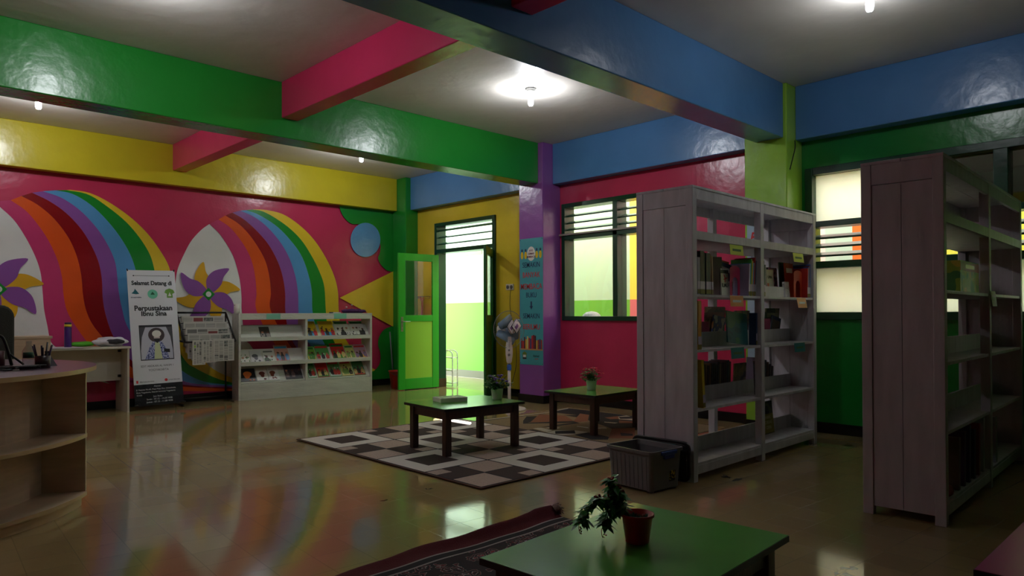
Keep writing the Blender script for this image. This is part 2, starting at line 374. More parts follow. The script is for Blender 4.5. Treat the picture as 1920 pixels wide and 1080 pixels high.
beam(6, XL, 6.59, 9.51, YB-.03, ZBM, BEAMY, 'yellow beam along the top of the mural wall')
beam(7, 6.68, XR, 6.60, 9.27, ZBM, BEAMB, 'blue wall beam above the open door')
beam(8, 6.68, XR, 3.42, 6.17, ZBM, BEAMB, 'blue wall beam above the crimson wall and window')
beam(9, 6.68, XR, YF, 2.99, ZBM, BEAMB, 'blue wall beam above the green wall and large window')
beam(10, 3.14, 3.31, 6.526, 9.51, 2.99, BEAMP, 'pink ceiling beam between the green beam and the mural wall')
beam(11, 3.03, 3.20, 3.305, 6.247, 2.985, BEAMP, 'pink ceiling beam between the green and the blue beam')
beam(12, 2.91, 3.09, YF, 3.021, 2.975, BEAMP, 'pink ceiling beam on the near side of the blue beam')

# ------------------------------------------------------------------ door and windows
def jamb(bb, y0, y1, z0, z1, t=.055, x0=XR-.03, x1=XR+.16, sill=True):
    bb.box(x0, x1, y0, y0+t, z0, z1); bb.box(x0, x1, y1-t, y1, z0, z1); bb.box(x0, x1, y0+t, y1-t, z1-t, z1)
    if sill: bb.box(x0, x1, y0+t, y1-t, z0, z0+t)
def slat(parent, y0, y1, z):
    a = .35; c, s_ = math.cos(a)*.05, math.sin(a)*.05; X = XR+.06
    MB().prism([(X-c, y0, z-s_-.009), (X+c, y0, z+s_-.009), (X+c, y0, z+s_+.009), (X-c, y0, z-s_+.009)], (0, y1-y0, 0)).build('louver_slat', FRAME, parent)
# door frame with louvered transom
b = MB(); jamb(b, D0, D1, 0, DZ, sill=False); b.box(XR-.03, XR+.16, D0+.055, D1-.055, 2.085, 2.145)
b.box(XR-.032, XR+.162, D1-.058, D1, 0, .13, 1)
df = struct(b.build('trim_13', [FRAME, BROWNW], bevel=.004), 'dark green door frame with louvered transom', 'door frame')
for z in (2.242, 2.346, 2.45): slat(df, D0+.055, D1-.055, z)
# two leaves: local x along the leaf from the hinge, local y = thickness
def leaf(n, hinge, ang, w_, label, rail, panel, handle):
    r = root('door_%d' % n, (*hinge, 0), ang); struct(r, label, 'door')
    h0, h1, t = .012, 2.055, .036
    b = MB(); st = .115
    b.box(0, st, 0, t, h0, h1); b.box(w_-st, w_, 0, t, h0, h1); b.box(st, w_-st, 0, t, h0, h0+.16)
    b.box(st, w_-st, 0, t, 1.03, 1.125); b.box(st, w_-st, 0, t, h1-.11, h1)
    b.build('leaf_frame', rail, r, bevel=.004)
    MB().box(st, w_-st, .012, t-.012, h0+.16, 1.03).build('lower_panel', panel, r)
    MB().box(st, w_-st, .016, .021, 1.125, h1-.11).build('glass_pane', GLASS, r)
    if handle:
        h = MB().box(w_-.075, w_-.035, t, t+.006, .88, 1.10).box(w_-.075, w_-.035, -.006, 0, .88, 1.10).build('handle_plate', CHROME, r, bevel=.004)
        for y0, sg in ((t, 1), (0, -1)):
            MB().tube([(w_-.055, y0, 1.03), (w_-.055, y0+sg*.05, 1.03), (w_-.075, y0+sg*.055, 1.03), (w_-.17, y0+sg*.05, 1.028)], .008, 8).build('door_lever', CHROME, h)
            MB().tube([(w_-.055, y0, .93), (w_-.055, y0+sg*.012, .93)], .012, 10).build('keyhole', CHROME, h)
    hb = MB()
    for z in (.25, 1.05, 1.8): hb.tube([(0, -.004, z-.05), (0, -.004, z+.05)], .008, 8)
    hb.build('hinges', METALB, r)
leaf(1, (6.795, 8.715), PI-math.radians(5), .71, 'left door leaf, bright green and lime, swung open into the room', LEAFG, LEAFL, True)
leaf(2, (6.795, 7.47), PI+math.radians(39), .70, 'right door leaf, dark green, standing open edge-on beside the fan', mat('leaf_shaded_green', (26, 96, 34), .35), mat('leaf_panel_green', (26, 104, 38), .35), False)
# window beside the purple column
b = MB(); jamb(b, W0, W1, WZ0, WZ1); ym = (W0+W1)/2; b.box(XR-.03, XR+.16, ym-.035, ym+.035, WZ0+.055, WZ1-.055)
b.box(XR-.03, XR+.16, W0+.055, W1-.055, 2.09, 2.15)
r = root('window_1', (XR, ym, WZ0)); struct(r, 'dark green window beside the purple column, louvers over clear panes', 'window')
fr = b.build('window_frame', FRAME, r, bevel=.004); fr.location = (-XR, -ym, -WZ0)
def pane(parent, y0, y1, z0, z1, M, X=XR+.06, name='glass_pane'): MB().box(X, X+.005, y0, y1, z0, z1).build(name, M, parent)
for y0, y1 in ((W0+.055, ym-.035), (ym+.035, W1-.055)):
    for z in (2.235, 2.32, 2.41): slat(fr, y0, y1, z)
    pane(fr, y0, y1, WZ0+.055, 2.09, GLASS)
MB().box(XR-.055, XR-.03, W0-.02, W1+.02, 2.145, 2.165).build('ledge', mat('grey_ledge', (150, 146, 136), .5), fr)
# large window at the right
b = MB(); jamb(b, V0, V1, VZ0, VZ1, .07); mull = (1.36, .48)
for y in mull: b.box(XR-.03, XR+.16, y-.05, y+.05, VZ0+.07, VZ1-.07)
for z0, z1 in ((1.965, 2.02), (1.57, 1.635)): b.box(XR-.03, XR+.16, V0+.07, V1-.07, z0, z1)
r = root('window_2', (XR, 1.3, VZ0)); struct(r, 'large dark green window behind the right bookshelf with cream frosted panes', 'window')
fr = b.build('window_frame', FRAME, r, bevel=.004); fr.location = (-XR, -1.3, -VZ0)
for i, (y0, y1) in enumerate(((mull[0]+.05, V1-.07), (mull[1]+.05, mull[0]-.05), (V0+.07, mull[1]-.05))):
    for z in (1.705, 1.79, 1.875): slat(fr, y0, y1, z)
    if i == 0:
        MB().box(XR+.06, XR+.065, 1.95, y1, 2.02, VZ1-.07).build('frosted_pane', FROST, fr)
        MB().box(XR+.06, XR+.065, y0, 1.95, 2.02, VZ1-.07).build('dark_pane', SMOKE, fr)
    else: pane(fr, y0, y1, 2.02, VZ1-.07, SMOKE, name='dark_pane')
    pane(fr, y0, y1, VZ0+.07, 1.57, FROST, name='frosted_pane')

# corridor outside
XC = 8.25
CW = mat('corridor_white', (194, 230, 208), .6); CWW = mat('corridor_cream', (238, 238, 224), .6); CL = mat('corridor_lime', (116, 196, 70), .6); CY_ = mat('corridor_yellow', (248, 232, 90), .6)
CP = mat('corridor_pink', (226, 120, 130), .6); CO = mat('corridor_orange', (236, 120, 40), .6); CFL = mat('corridor_tile', (150, 150, 112), .25, vary=.08)
struct(MB().box(XR+.15, XC+.2, -3, 13.4, -.12, -.002).build('floor', CFL), 'pale yellowish tiled floor of the corridor outside the door', 'floor')
b = MB(); ZT = 4.3
def cw(y0, y1, z0, z1, m): b.box(XC, XC+.15, y0, y1, z0, z1, m)
NB0, NB1 = 9.05, 9.80  # slit added out of view for the sun strip; tall wall blocks the rest
cw(6.12, 13.2, .1, 1.34, 1); cw(6.12, NB0, 1.34, ZT, 0); cw(NB0, NB1, 1.34, 3.12, 0); b.box(XC, XC+.03, NB0, NB1, 3.27, ZT, 0); cw(NB1, 13.2, 1.34, ZT, 0)
cw(5.3, 6.12, .1, 1.34, 3); cw(5.3, 6.12, 1.34, ZT, 2); cw(3.35, 5.3, 0, ZT, 6)
cw(-3, 3.35, 0, 1.68, 6); cw(-3, 3.35, 2.3, ZT, 6)
cw(3.05, 3.35, 1.68, 2.3, 0); cw(2.92, 3.05, 1.68, 2.3, 4); cw(1.2, 2.92, 1.68, 2.3, 2); cw(.9, 1.2, 1.68, 2.3, 4); cw(-3, .9, 1.68, 2.3, 1)
b.box(XR+.15, XC+.15, 13.2, 13.35, 0, ZT, 0); b.box(XR+.15, XC+.15, -3.15, -3, 0, ZT, 0)
b.box(XC-.012, XC, -3, 13.2, 0, .13, 5)
struct(b.build('wall_corridor', [CW, CL, CY_, CP, CO, mat('corridor_skirting', (120, 128, 112), .5), CWW]), 'outdoor corridor wall, white over lime, facing the open door', 'wall')

# ------------------------------------------------------------------ bulbs on the ceiling
def bulb(x, y, label, M=BULBM):
    r = root('light_bulb', (x, y, ZC)); tag(r, label, 'light bulb', 'bare bulbs on the ceiling')
    MB().lathe([(.052, 0), (.055, -.012), (.03, -.022), (.03, -.055), (.024, -.06)][::-1], 20).build('socket', mat('porcelain_socket', (150, 150, 146), .4), r)
    MB().lathe([(.004, -.17), (.018, -.165), (.025, -.15), (.025, -.085), (.02, -.066), (.016, -.06)], 16).build('bulb', M, r)
bulb(4.87, 4.78, 'lit bare bulb between the green and blue beams, with its socket in full view')
bulb(1.43, 4.79, 'lit bare bulb left of the pink beam, between the green and blue beams')
bulb(1.45, 8.16, 'lit bare bulb peeping under the green beam at the left, above the desk')
bulb(5.04, 8.09, 'lit bare bulb peeping under the green beam near the door corner')
bulb(4.985, 1.72, 'lit bare bulb on the dark ceiling above the bookshelves at the right', BULBW)

# ------------------------------------------------------------------ low green tables
def low_table(c, rz, w_, d, h, label, top=TABG, group='low green-topped tables'):
    r = root('low_table', (*c, 0), rz); tag(r, label, 'table', group)
    MB().box(-w_/2, w_/2, -d/2, d/2, h-.022, h-.0015, 1).box(-w_/2+.002, w_/2-.002, -d/2+.002, d/2-.002, h-.0015, h, 0).build('tabletop', [top, BLK], r)
    i = .035; L = .055; a = .012
    b = MB()
    b.box(-w_/2+i, w_/2-i, -d/2+i+a, -d/2+i+a+.022, h-.095, h-.022); b.box(-w_/2+i, w_/2-i, d/2-i-a-.022, d/2-i-a, h-.095, h-.022)
    b.box(-w_/2+i+a, -w_/2+i+a+.022, -d/2+i, d/2-i, h-.095, h-.022); b.box(w_/2-i-a-.022, w_/2-i-a, -d/2+i, d/2-i, h-.095, h-.022)
    b.build('apron', BROWNW, r)
    for sx in (-1, 1):
        for sy in (-1, 1):
            x = sx*(w_/2-i-L/2); y = sy*(d/2-i-L/2)
            MB().box(x-L/2, x+L/2, y-L/2, y+L/2, 0, h-.022).build('leg', BROWNW, r, bevel=.003)
    return r
RUGZ = .0145
t1 = low_table((3.896, 4.629), -.09, .818, .624, .382, 'green-topped low table on the patterned rug, with a book tray and purple flowers'); t1.location.z = RUGZ
t2 = low_table((5.477, 4.497), .018, .80, .634, .378, 'green-topped low table on the brown rug, with red flowers'); t2.location.z = .0062
t3 = low_table((1.913, 1.378), .059, .869, .629, .380, 'green-topped low table in the foreground, under the plant in the red pot'); t3.location.z = .0066
t4 = low_table((2.99, .31), .0, .80, .58, .34, 'low table with a magenta top at the bottom right corner', mat('magenta_laminate', (150, 24, 96), .3), None)

# ------------------------------------------------------------------ rugs
RC = [mat('rug_cream', (222, 216, 206), .95, bump=.5, bscale=220), mat('rug_beige', (186, 164, 150), .95, bump=.5, bscale=220, vary=.12, vscale=60),
      mat('rug_dark_brown', (62, 44, 44), .95, bump=.5, bscale=220), mat('rug_navy_black', (26, 24, 34), .95), mat('rug_binding', (84, 52, 40), .9)]
b = MB(); x0, x1, y0, y1 = 3.045, 4.90, 3.455, 5.985; b.box(x0, x1, y0, y1, .0058, .0132, 4)
b.box(x0+.012, x1-.012, y0+.012, y1-.012, .0132, .0136, 3)
zr = .0139
def rq(xa, xb_, ya, yb_, mi, z=zr): b.add([(xa, ya, z), (xb_, ya, z), (xb_, yb_, z), (xa, yb_, z)], [(0, 1, 2, 3)], mi)
X = [3.062, 3.668, 4.262, 4.880]; Y = [3.472, 4.085, 4.705, 5.335, 5.965]; gp = .009
for i in range(3):
    for j in range(4):
        xa, xb_, ya, yb_ = X[i], X[i+1], Y[j], Y[j+1]; xm = (xa+xb_)/2; ym_ = (ya+yb_)/2
        if (i+j) % 2:
            rq(xa+gp, xb_-gp, ya+gp, yb_-gp, 0); rq(xa+.155, xb_-.155, ya+.155, yb_-.155, 2, zr+.0004)
        else:
            rq(xa+gp, xm-gp, ya+gp, ym_-gp, 1); rq(xm+gp, xb_-gp, ym_+gp, yb_-gp, 1)
            rq(xa+gp, xm-gp, ym_+gp, yb_-gp, 2); rq(xm+gp, xb_-gp, ya+gp, ym_-gp, 2)
            rq(xa+gp, xa+.15, yb_-.13, yb_-gp, 1, zr+.0004); rq(xb_-.15, xb_-gp, ya+gp, ya+.13, 1, zr+.0004)
tag(b.build('patterned_rug', RC), 'rug with cream, beige and dark brown squares under the table with the book tray', 'rug')
BC = [mat('rug_khaki', (134, 114, 82), .95, bump=.5, bscale=220, vary=.1, vscale=50), mat('rug_black_brown', (28, 22, 22), .95, bump=.4, bscale=220),
      mat('rug_rust', (130, 78, 50), .95, bump=.4, bscale=220), mat('rug_pale', (190, 178, 156), .95, bump=.4, bscale=220)]
b = MB(); b.box(4.55, 6.44, 3.62, 5.70, .0015, .0035, 0)
k = [0]
def rp(pts, mi):
    k[0] += 1; b.add([(*floor_pt(960+x/7.68, 690+y/7.68), .0038+.00006*k[0]) for x, y in pts], [tuple(range(len(pts)))], mi)
rp([(820, 585), (1770, 700), (2600, 850), (2400, 900), (1500, 900), (1100, 760), (1000, 690), (560, 640)], 1)
rp([(-640, 776), (-180, 722), (500, 645), (800, 582), (815, 588), (480, 655), (-180, 730), (-640, 783)], 3)
rp([(-400, 760), (-180, 732), (480, 658), (480, 664), (-180, 738), (-400, 768)], 1)
rp([(160, 765), (210, 702), (362, 698), (265, 785), (160, 802)], 1)
rp([(265, 785), (362, 700), (400, 672), (760, 690), (885, 765), (560, 790), (270, 800)], 2)
rp([(745, 685), (975, 682), (965, 720)], 1)
rp([(980, 660), (1110, 680), (1090, 770), (880, 790), (890, 765)], 2)
rp([(160, 795), (880, 768), (980, 800), (580, 850), (380, 865), (600, 830), (880, 795), (160, 808)], 1)
rp([(300, 875), (420, 865), (580, 905), (500, 930)], 3); rp([(180, 900), (300, 890), (440, 920), (330, 925)], 1)
rp([(600, 850), (700, 865), (640, 885), (480, 870)], 3)
rp([(500, 935), (620, 905), (900, 905), (1100, 930), (900, 960), (640, 985)], 3)
rp([(620, 915), (900, 905), (915, 950), (625, 955)], 1)
rp([(400, 940), (640, 985), (900, 1000), (1300, 1085), (1100, 1080), (700, 1010), (350, 950)], 2)
rp([(900, 970), (1100, 935), (1400, 1000), (1380, 1040), (1150, 1040)], 1)
rp([(930, 840), (1100, 860), (1100, 875), (940, 850)], 3); rp([(1200, 865), (1350, 860), (1370, 880), (1220, 885)], 3)
rp([(1330, 720), (1530, 700), (1540, 740), (1420, 745)], 2); rp([(1530, 705), (1650, 690), (1760, 720), (1740, 760), (1540, 745)], 3)
rp([(1535, 710), (1740, 705), (1760, 735), (1560, 740)], 1); rp([(1330, 780), (1530, 795), (1480, 805), (1330, 790)], 3)
rp([(1540, 760), (1760, 780), (1750, 800), (1540, 800)], 2)
rp([(1440, 880), (1770, 870), (1770, 1020), (1390, 1020)], 2); rp([(1560, 940), (1740, 955), (1740, 985), (1570, 985)], 1)
tag(b.build('brown_rug', BC), 'brown rug with angular rust, black and cream shapes under the table with red flowers', 'rug')

def persian():
    M = bpy.data.materials.new('persian_pile'); M.use_nodes = True; nt = M.node_tree; N = nt.nodes; bb = N['Principled BSDF']
    tc = N.new('ShaderNodeTexCoord'); mp = N.new('ShaderNodeMapping'); mp.inputs['Scale'].default_value = (1, 1, 0)
    nt.links.new(tc.outputs['Object'], mp.inputs[0])
    v = N.new('ShaderNodeTexVoronoi'); v.feature = 'F1'; v.inputs['Scale'].default_value = 12; nt.links.new(mp.outputs[0], v.inputs['Vector'])
    n = N.new('ShaderNodeTexNoise'); n.inputs['Scale'].default_value = 24; n.inputs['Detail'].default_value = 2; nt.links.new(mp.outputs[0], n.inputs['Vector'])
    a = N.new('ShaderNodeMath'); a.operation = 'ADD'; nt.links.new(v.outputs['Distance'], a.inputs[0])
    a2 = N.new('ShaderNodeMath'); a2.operation = 'MULTIPLY'; a2.inputs[1].default_value = .75; nt.links.new(n.outputs['Fac'], a2.inputs[0]); nt.links.new(a2.outputs[0], a.inputs[1])
    r = N.new('ShaderNodeValToRGB'); r.color_ramp.interpolation = 'CONSTANT'; e = r.color_ramp.elements
    stops = [(0, (120, 22, 30)), (.46, (168, 152, 150)), (.49, (20, 14, 18)), (.60, (80, 12, 22)), (.655, (160, 146, 144)), (.685, (16, 12, 16)), (.80, (92, 18, 26)), (.86, (150, 138, 136)), (.885, (18, 12, 16)), (1.06, (34, 14, 20))]
    e[0].position, e[0].color = 0, (*rgb(*stops[0][1]), 1); e[1].position, e[1].color = stops[1][0], (*rgb(*stops[1][1]), 1)
    for p_, c in stops[2:]: q = e.new(p_); q.color = (*rgb(*c), 1)
    nt.links.new(a.outputs[0], r.inputs[0]); nt.links.new(r.outputs[0], bb.inputs['Base Color']); bb.inputs['Roughness'].default_value = .95
    return M
PM = [mat('rug_wine_red', (92, 8, 22), .95, bump=.5, bscale=200), persian(), mat('rug_grey_line', (150, 138, 136), .95), mat('rug_black', (22, 16, 20), .95), mat('rug_fringe', (150, 132, 122), .95, bump=.6, bscale=160)]
b = MB(); nx = 48; xs = [1.0+1.96*i/nx for i in range(nx+1)]
prof = [(0, .050), (.010, .056), (.024, .046), (.042, .026), (.07, .010), (.092, .006), (.104, .006), (.15, .006), (.162, .006), (.60, .006), (1.7, .006)]
mi_ = [0, 0, 0, 0, 0, 2, 3, 2, 1, 1]
vs = []
for x in xs:
    t = max(0, min(1, (x-1.35)/1.2)); lift = .2+.6*t**1.4; wob = .014*math.sin(x*7.1)+.008*math.sin(x*16)
    if x > 2.8: lift *= 1.15
    for d, z in prof: vs.append((x, 2.755+wob*max(0, 1-d/.3)-d, .004+z*lift if d < .09 else .006))
n = len(prof); fs = []; ms = []
b.add(vs, [(i*n+j, i*n+j+1, (i+1)*n+j+1, (i+1)*n+j) for i in range(nx) for j in range(n-1)], 0, True)
b.m = [mi_[j] for i in range(nx) for j in range(n-1)]
pr_ = b.build('red_rug', PM); sol = pr_.modifiers.new('thick', 'SOLIDIFY'); sol.thickness = .006; sol.offset = -1
tag(pr_, 'wine red rug with a curled-up edge under the foreground table', 'rug')
f = MB(); cx = 2.962
f.tube([(cx, 2.755-.035, .034), (cx+.02, 2.755-.035, .036)], [.034, .03], 14)
for q in range(26):
    a_ = q*2.4; rr = .006+.026*(q/26); f.tube([(cx+.015, 2.72+rr*math.cos(a_), .036+rr*math.sin(a_)), (cx+.034, 2.72+1.1*rr*math.cos(a_+.3), .034+1.1*rr*math.sin(a_+.3))], .0035, 5)
f.build('fringe', PM[4], pr_)

# ------------------------------------------------------------------ small potted flowers
def leafblade(b, p, d, L, W, m=0, droop=.25):
    d = Vector(d).normalized(); s_ = d.cross(Vector((0, 0, 1)))
    s_ = s_.normalized() if s_.length > .01 else Vector((1, 0, 0)); nrm = s_.cross(d); p = Vector(p)
    q = [p, p+d*L*.35+s_*W/2+nrm*L*.06, p+d*L*.35-s_*W/2+nrm*L*.06, p+d*L*.35+nrm*L*.02, p+d*L*.72+s_*W*.34-Vector((0, 0, droop*L*.3)), p+d*L*.72-s_*W*.34-Vector((0, 0, droop*L*.3)), p+d*L*.72-nrm*L*.03-Vector((0, 0, droop*L*.3)), p+d*L-Vector((0, 0, droop*L*.7))]
    b.add(q, [(0, 3, 1), (0, 2, 3), (1, 3, 6, 4), (3, 2, 5, 6), (4, 6, 7), (6, 5, 7)], m)
def flower(parent, c, r_, M, n=6):
    b = MB(); c = Vector(c)
    for k_ in range(n):
        a_ = 2*PI*k_/n; d = Vector((math.cos(a_), math.sin(a_), .55)).normalized(); s_ = Vector((-math.sin(a_), math.cos(a_), 0))
        b.add([c, c+d*r_*.6+s_*r_*.35, c+d*r_, c+d*r_*.6-s_*r_*.35], [(0, 1, 2, 3)], 0)
    b.ball(c+Vector((0, 0, r_*.25)), r_*.35, 0, 5)
    b.build('flower', M, parent)
def flowerpot(loc, label, fM, seed, spread):
    rnd = random.Random(seed); r = root('potted_flowers', loc); tag(r, label, 'plant', 'small flower pots on the low tables')
    MB().lathe([(.001, .001), (.040, 0), (.043, .01), (.054, .092), (.057, .095), (.057, .1), (.051, .1), (.048, .085), (.001, .082)], 24).build('pot', mat('pale_pot', (206, 212, 202), .45), r)
    b = MB(); st = MB()
    for k_ in range(46):
        a_ = rnd.uniform(0, 2*PI); el = rnd.uniform(.15, 1.4); L = rnd.uniform(.07, .125)*(1.15 if el > .8 else 1)
        tip = Vector((math.cos(a_)*math.cos(el)*L*spread, math.sin(a_)*math.cos(el)*L*spread, .092+math.sin(el)*L))
        st.tube([(0, 0, .08), tip*.6+Vector((0, 0, .045)), tip], .0016, 4)
        for q in range(7):
            p = Vector((0, 0, .09)).lerp(tip, rnd.uniform(.2, 1)); a2 = rnd.uniform(0, 2*PI)
            leafblade(b, p, (math.cos(a2), math.sin(a2), rnd.uniform(-.3, .7)), rnd.uniform(.030, .048), rnd.uniform(.018, .028), 0 if rnd.random() < .8 else 1)
    b.build('foliage', [LEAF, mat('leaf_pale', (150, 180, 110), .5)], r); st.build('stems', LEAFD, r)
    for k_ in range(15):
        a_ = rnd.uniform(0, 2*PI); el = rnd.uniform(.45, 1.45); L = rnd.uniform(.095, .125)
        flower(r, (math.cos(a_)*math.cos(el)*L*spread, math.sin(a_)*math.cos(el)*L*spread, .10+math.sin(el)*L*.95), rnd.uniform(.021, .029), fM)
    return r
TZ1 = .382+RUGZ; TZ2 = .378+.0062; TZ3 = .3866
x, y = floor_pt(932, 749, TZ1); flowerpot((x, y, TZ1), 'pale pot of small purple flowers on the table with the book tray', mat('purple_petal', (140, 96, 190), .5), 3, 1.15)
x, y = floor_pt(1109, 731, TZ2); flowerpot((x, y, TZ2), 'pale pot of red and pink flowers on the table on the brown rug', mat('red_petal', (214, 30, 70), .5), 11, 1.25)
# flat picture-book tray
x, y = floor_pt(844, 752, TZ1)
r = root('picture_book', (x, y, TZ1), math.radians(-14)); tag(r, 'thick white picture book lying on the table with purple flowers', 'book')
MB().box(-.125, .125, -.085, .085, 0, .032).build('pages', PAPER, r, bevel=.003)
MB().box(-.125, .125, -.085, .085, .032, .036, 0).box(-.105, .105, -.066, .066, .036, .0365, 1).build('cover', [PAPER, cover((150, 190, 110), (90, 130, 60), (220, 210, 160), 26, 2)], r)

# drooping plant in the red pot on the foreground table
x, y = floor_pt(1195, 1016, TZ3); r = root('potted_plant', (x, y, TZ3)); tag(r, 'leafy artificial plant leaning out of a red plastic pot on the foreground table', 'plant')
REDP = mat('red_plastic', (176, 34, 20), .4)
MB().lathe([(.001, .001), (.036, 0), (.039, .004), (.0505, .086), (.056, .087), (.056, .096), (.052, .096), (.048, .074), (.001, .074)], 32).build('pot', REDP, r)
rnd = random.Random(5); b = MB()
for k_ in range(150):
    a_ = rnd.uniform(0, 2*PI); rr = .044*math.sqrt(rnd.random()); leafblade(b, (rr*math.cos(a_), rr*math.sin(a_), .072), (rnd.uniform(-.5, .5), rnd.uniform(-.5, .5), 1), rnd.uniform(.014, .024), .004)
b.build('grass_tuft', mat('teal_grass', (44, 130, 110), .5), r)
Rv = Vector((CR.x, CR.y, 0)).normalized(); Fv = Vector((CF.x, CF.y, 0)).normalized()
def pl(a, d, z): return Rv*a+Fv*d+Vector((0, 0, z))     # sideways, away, up - seen from the seat of the table
stems = [[pl(-.015, .01, .075), pl(-.05, .015, .115), pl(-.075, .01, .175), pl(-.085, 0, .205)],
         [pl(-.02, 0, .075), pl(-.06, .01, .12), pl(-.12, .01, .135), pl(-.165, -.005, .105), pl(-.185, -.01, .07)],
         [pl(-.015, -.01, .075), pl(-.06, -.01, .125), pl(-.105, -.02, .145), pl(-.135, -.03, .15)],
         [pl(-.02, .01, .075), pl(-.055, .02, .10), pl(-.085, .03, .09), pl(-.105, .03, .045)],
         [pl(-.02, 0, .075), pl(-.05, 0, .13), pl(-.06, .01, .17)]]
sb = MB(); lb = MB(); tips = []
for st in stems:
    sp = spline(st, 6); sb.tube(sp, [.0024*(1-.5*i/len(sp)) for i in range(len(sp))], 6)
    for i, p in enumerate(sp[5:], 5):
        for q in range(5):
            a_ = rnd.uniform(0, 2*PI); d = Vector((math.cos(a_), math.sin(a_), rnd.uniform(-.5, .8))) - Rv*.45
            leafblade(lb, p, d, rnd.uniform(.032, .050), rnd.uniform(.018, .027), 0 if rnd.random() < .65 else 1, .5)
    tips.append(sp[-1])
sb.build('stems', mat('plant_stem', (40, 84, 36), .5), r); lb.build('foliage', [mat('leaf_mid_green', (70, 156, 66), .4, vary=.35, vscale=40), LEAF], r)
FLM = mat('rust_blossom', (150, 60, 50), .6)
for tp in tips+[s_[2] for s_ in stems]:
    b = MB()
    for q in range(9):
        c = tp+Vector((rnd.uniform(-.012, .012), rnd.uniform(-.012, .012), rnd.uniform(-.006, .018))); b.ball(c, rnd.uniform(.003, .0048), 0, 5)
        b.tube([tp, c], .0007, 4)
    b.build('blossom_cluster', FLM, r)
for st in (pl(-.185, -.01, .07), pl(-.105, .03, .045)):
    b = MB(); b.tube(spline([st, st+Vector((0, 0, -.012))-Rv*.01, st+Vector((0, 0, -.036))-Rv*.008, st+Vector((0, 0, -.04))], 4), .0012, 5)
    for q in range(6): b.ball(st+Vector((rnd.uniform(-.006, .006), rnd.uniform(-.006, .006), -.012-.005*q)), .003, 0, 5)
    b.build('seed_sprig', mat('seed_brown', (150, 110, 60), .6), r)

# ------------------------------------------------------------------ grey storage box and its lid
r = root('storage_box', (3.903, 2.784, 0), -.087); tag(r, 'open grey plastic storage box on the floor by the end of the bookshelf', 'box')
GB = mat('grey_plastic', (112, 112, 114), .4, bump=.04, bscale=30)
def rrect(w_, d, rad, n=5):
    out = []
    for cx_, cy_, a0 in ((w_/2-rad, d/2-rad, 0), (-w_/2+rad, d/2-rad, 90), (-w_/2+rad, -d/2+rad, 180), (w_/2-rad, -d/2+rad, 270)):
        for i in range(n+1): a_ = math.radians(a0+90*i/n); out.append((cx_+rad*math.cos(a_), cy_+rad*math.sin(a_)))
    return out
def shell(b, secs, m=0, close_bottom=True):
    n = len(secs[0][0]); vs = []
    for pts, z in secs: vs += [(x, y, z) for x, y in pts]
    fs = []
    for i in range(len(secs)-1): fs += [(i*n+j, i*n+(j+1) % n, (i+1)*n+(j+1) % n, (i+1)*n+j) for j in range(n)]
    fs.append(tuple(range((len(secs)-1)*n, len(secs)*n)))
    if close_bottom: fs.append(tuple(range(n))[::-1])
    b.add(vs, fs, m, False)
BW, BD, BH = .335, .405, .267
b = MB(); shell(b, [(rrect(BW-.05, BD-.05, .03), .014), (rrect(BW-.025, BD-.025, .03), BH-.03), (rrect(BW-.025, BD-.025, .03), BH-.022), (rrect(BW, BD, .035), BH-.02), (rrect(BW, BD, .035), BH), (rrect(BW-.02, BD-.02, .03), BH), (rrect(BW-.034, BD-.034, .028), BH-.03), (rrect(BW-.06, BD-.06, .028), .02)])
b.build('body', GB, r)
for sx in (-1, 1):
    for sy in (-1, 1): MB().lathe([(.022, 0), (.026, .016)], 12, 0, (sx*(BW/2-.055), sy*(BD/2-.055), 0)).build('foot', GB, r)
rb = MB()
for q in range(9): yy = -BD/2+.06+q*(BD-.12)/8; rb.obox((-BW/2+.0262, yy-.003, .02), (-.004, 0, 0), (0, .006, 0), (-.0112, 0, .205))
rb.build('ribs', GB, r)
BLUEC = mat('blue_clip', (40, 60, 130), .4)
MB().box(-.075, .075, -BD/2-.014, -BD/2+.004, BH-.028, BH-.006).box(-.05, .05, -BD/2-.012, -BD/2+.006, BH-.055, BH-.028).build('clip', BLUEC, r, bevel=.004)
MB().box(-.075, .075, BD/2-.004, BD/2+.014, BH-.028, BH-.006).build('clip', BLUEC, r, bevel=.004)
MB().add([(.03, -BD/2+.022, .055), (.09, -BD/2+.022, .055), (.09, -BD/2+.0155, .125), (.03, -BD/2+.0155, .125)], [(0, 1, 2, 3)]).build('sticker', cover((20, 20, 20), (220, 190, 30), (30, 30, 30), 60, 4), r)
r = root('box_lid', (4.126, 2.80, .012), 0); tag(r, 'black storage box lid standing on edge against the end of the bookshelf', 'lid')
LB = mat('black_lid_plastic', (30, 31, 33), .35)
def vplate(pts, x0, x1, m=0):  # rounded plate in the YZ plane
    b_ = MB(); b_.prism([(x0, y_, z_) for y_, z_ in pts], (x1-x0, 0, 0), m); return b_
o = vplate([(p[0], p[1]+.14) for p in rrect(.47, .27, .05)], -.02, .0); o2 = o.build('panel', LB, r, bevel=.005)
vplate([(p[0], p[1]+.14) for p in rrect(.43, .23, .04)], -.026, -.02).build('raised_field', LB, r, bevel=.003)
MB().box(-.028, -.0265, -.13, .07, .208, .25).build('paper_label', mat('teal_label', (64, 140, 138), .6), r)
lr = text('label_text', 'REFERENSI', .026, mat('label_ink', (30, 90, 92), .6), r, (-.0288, -.03, .228), (PI/2, 0, -PI/2), sx=1.0)

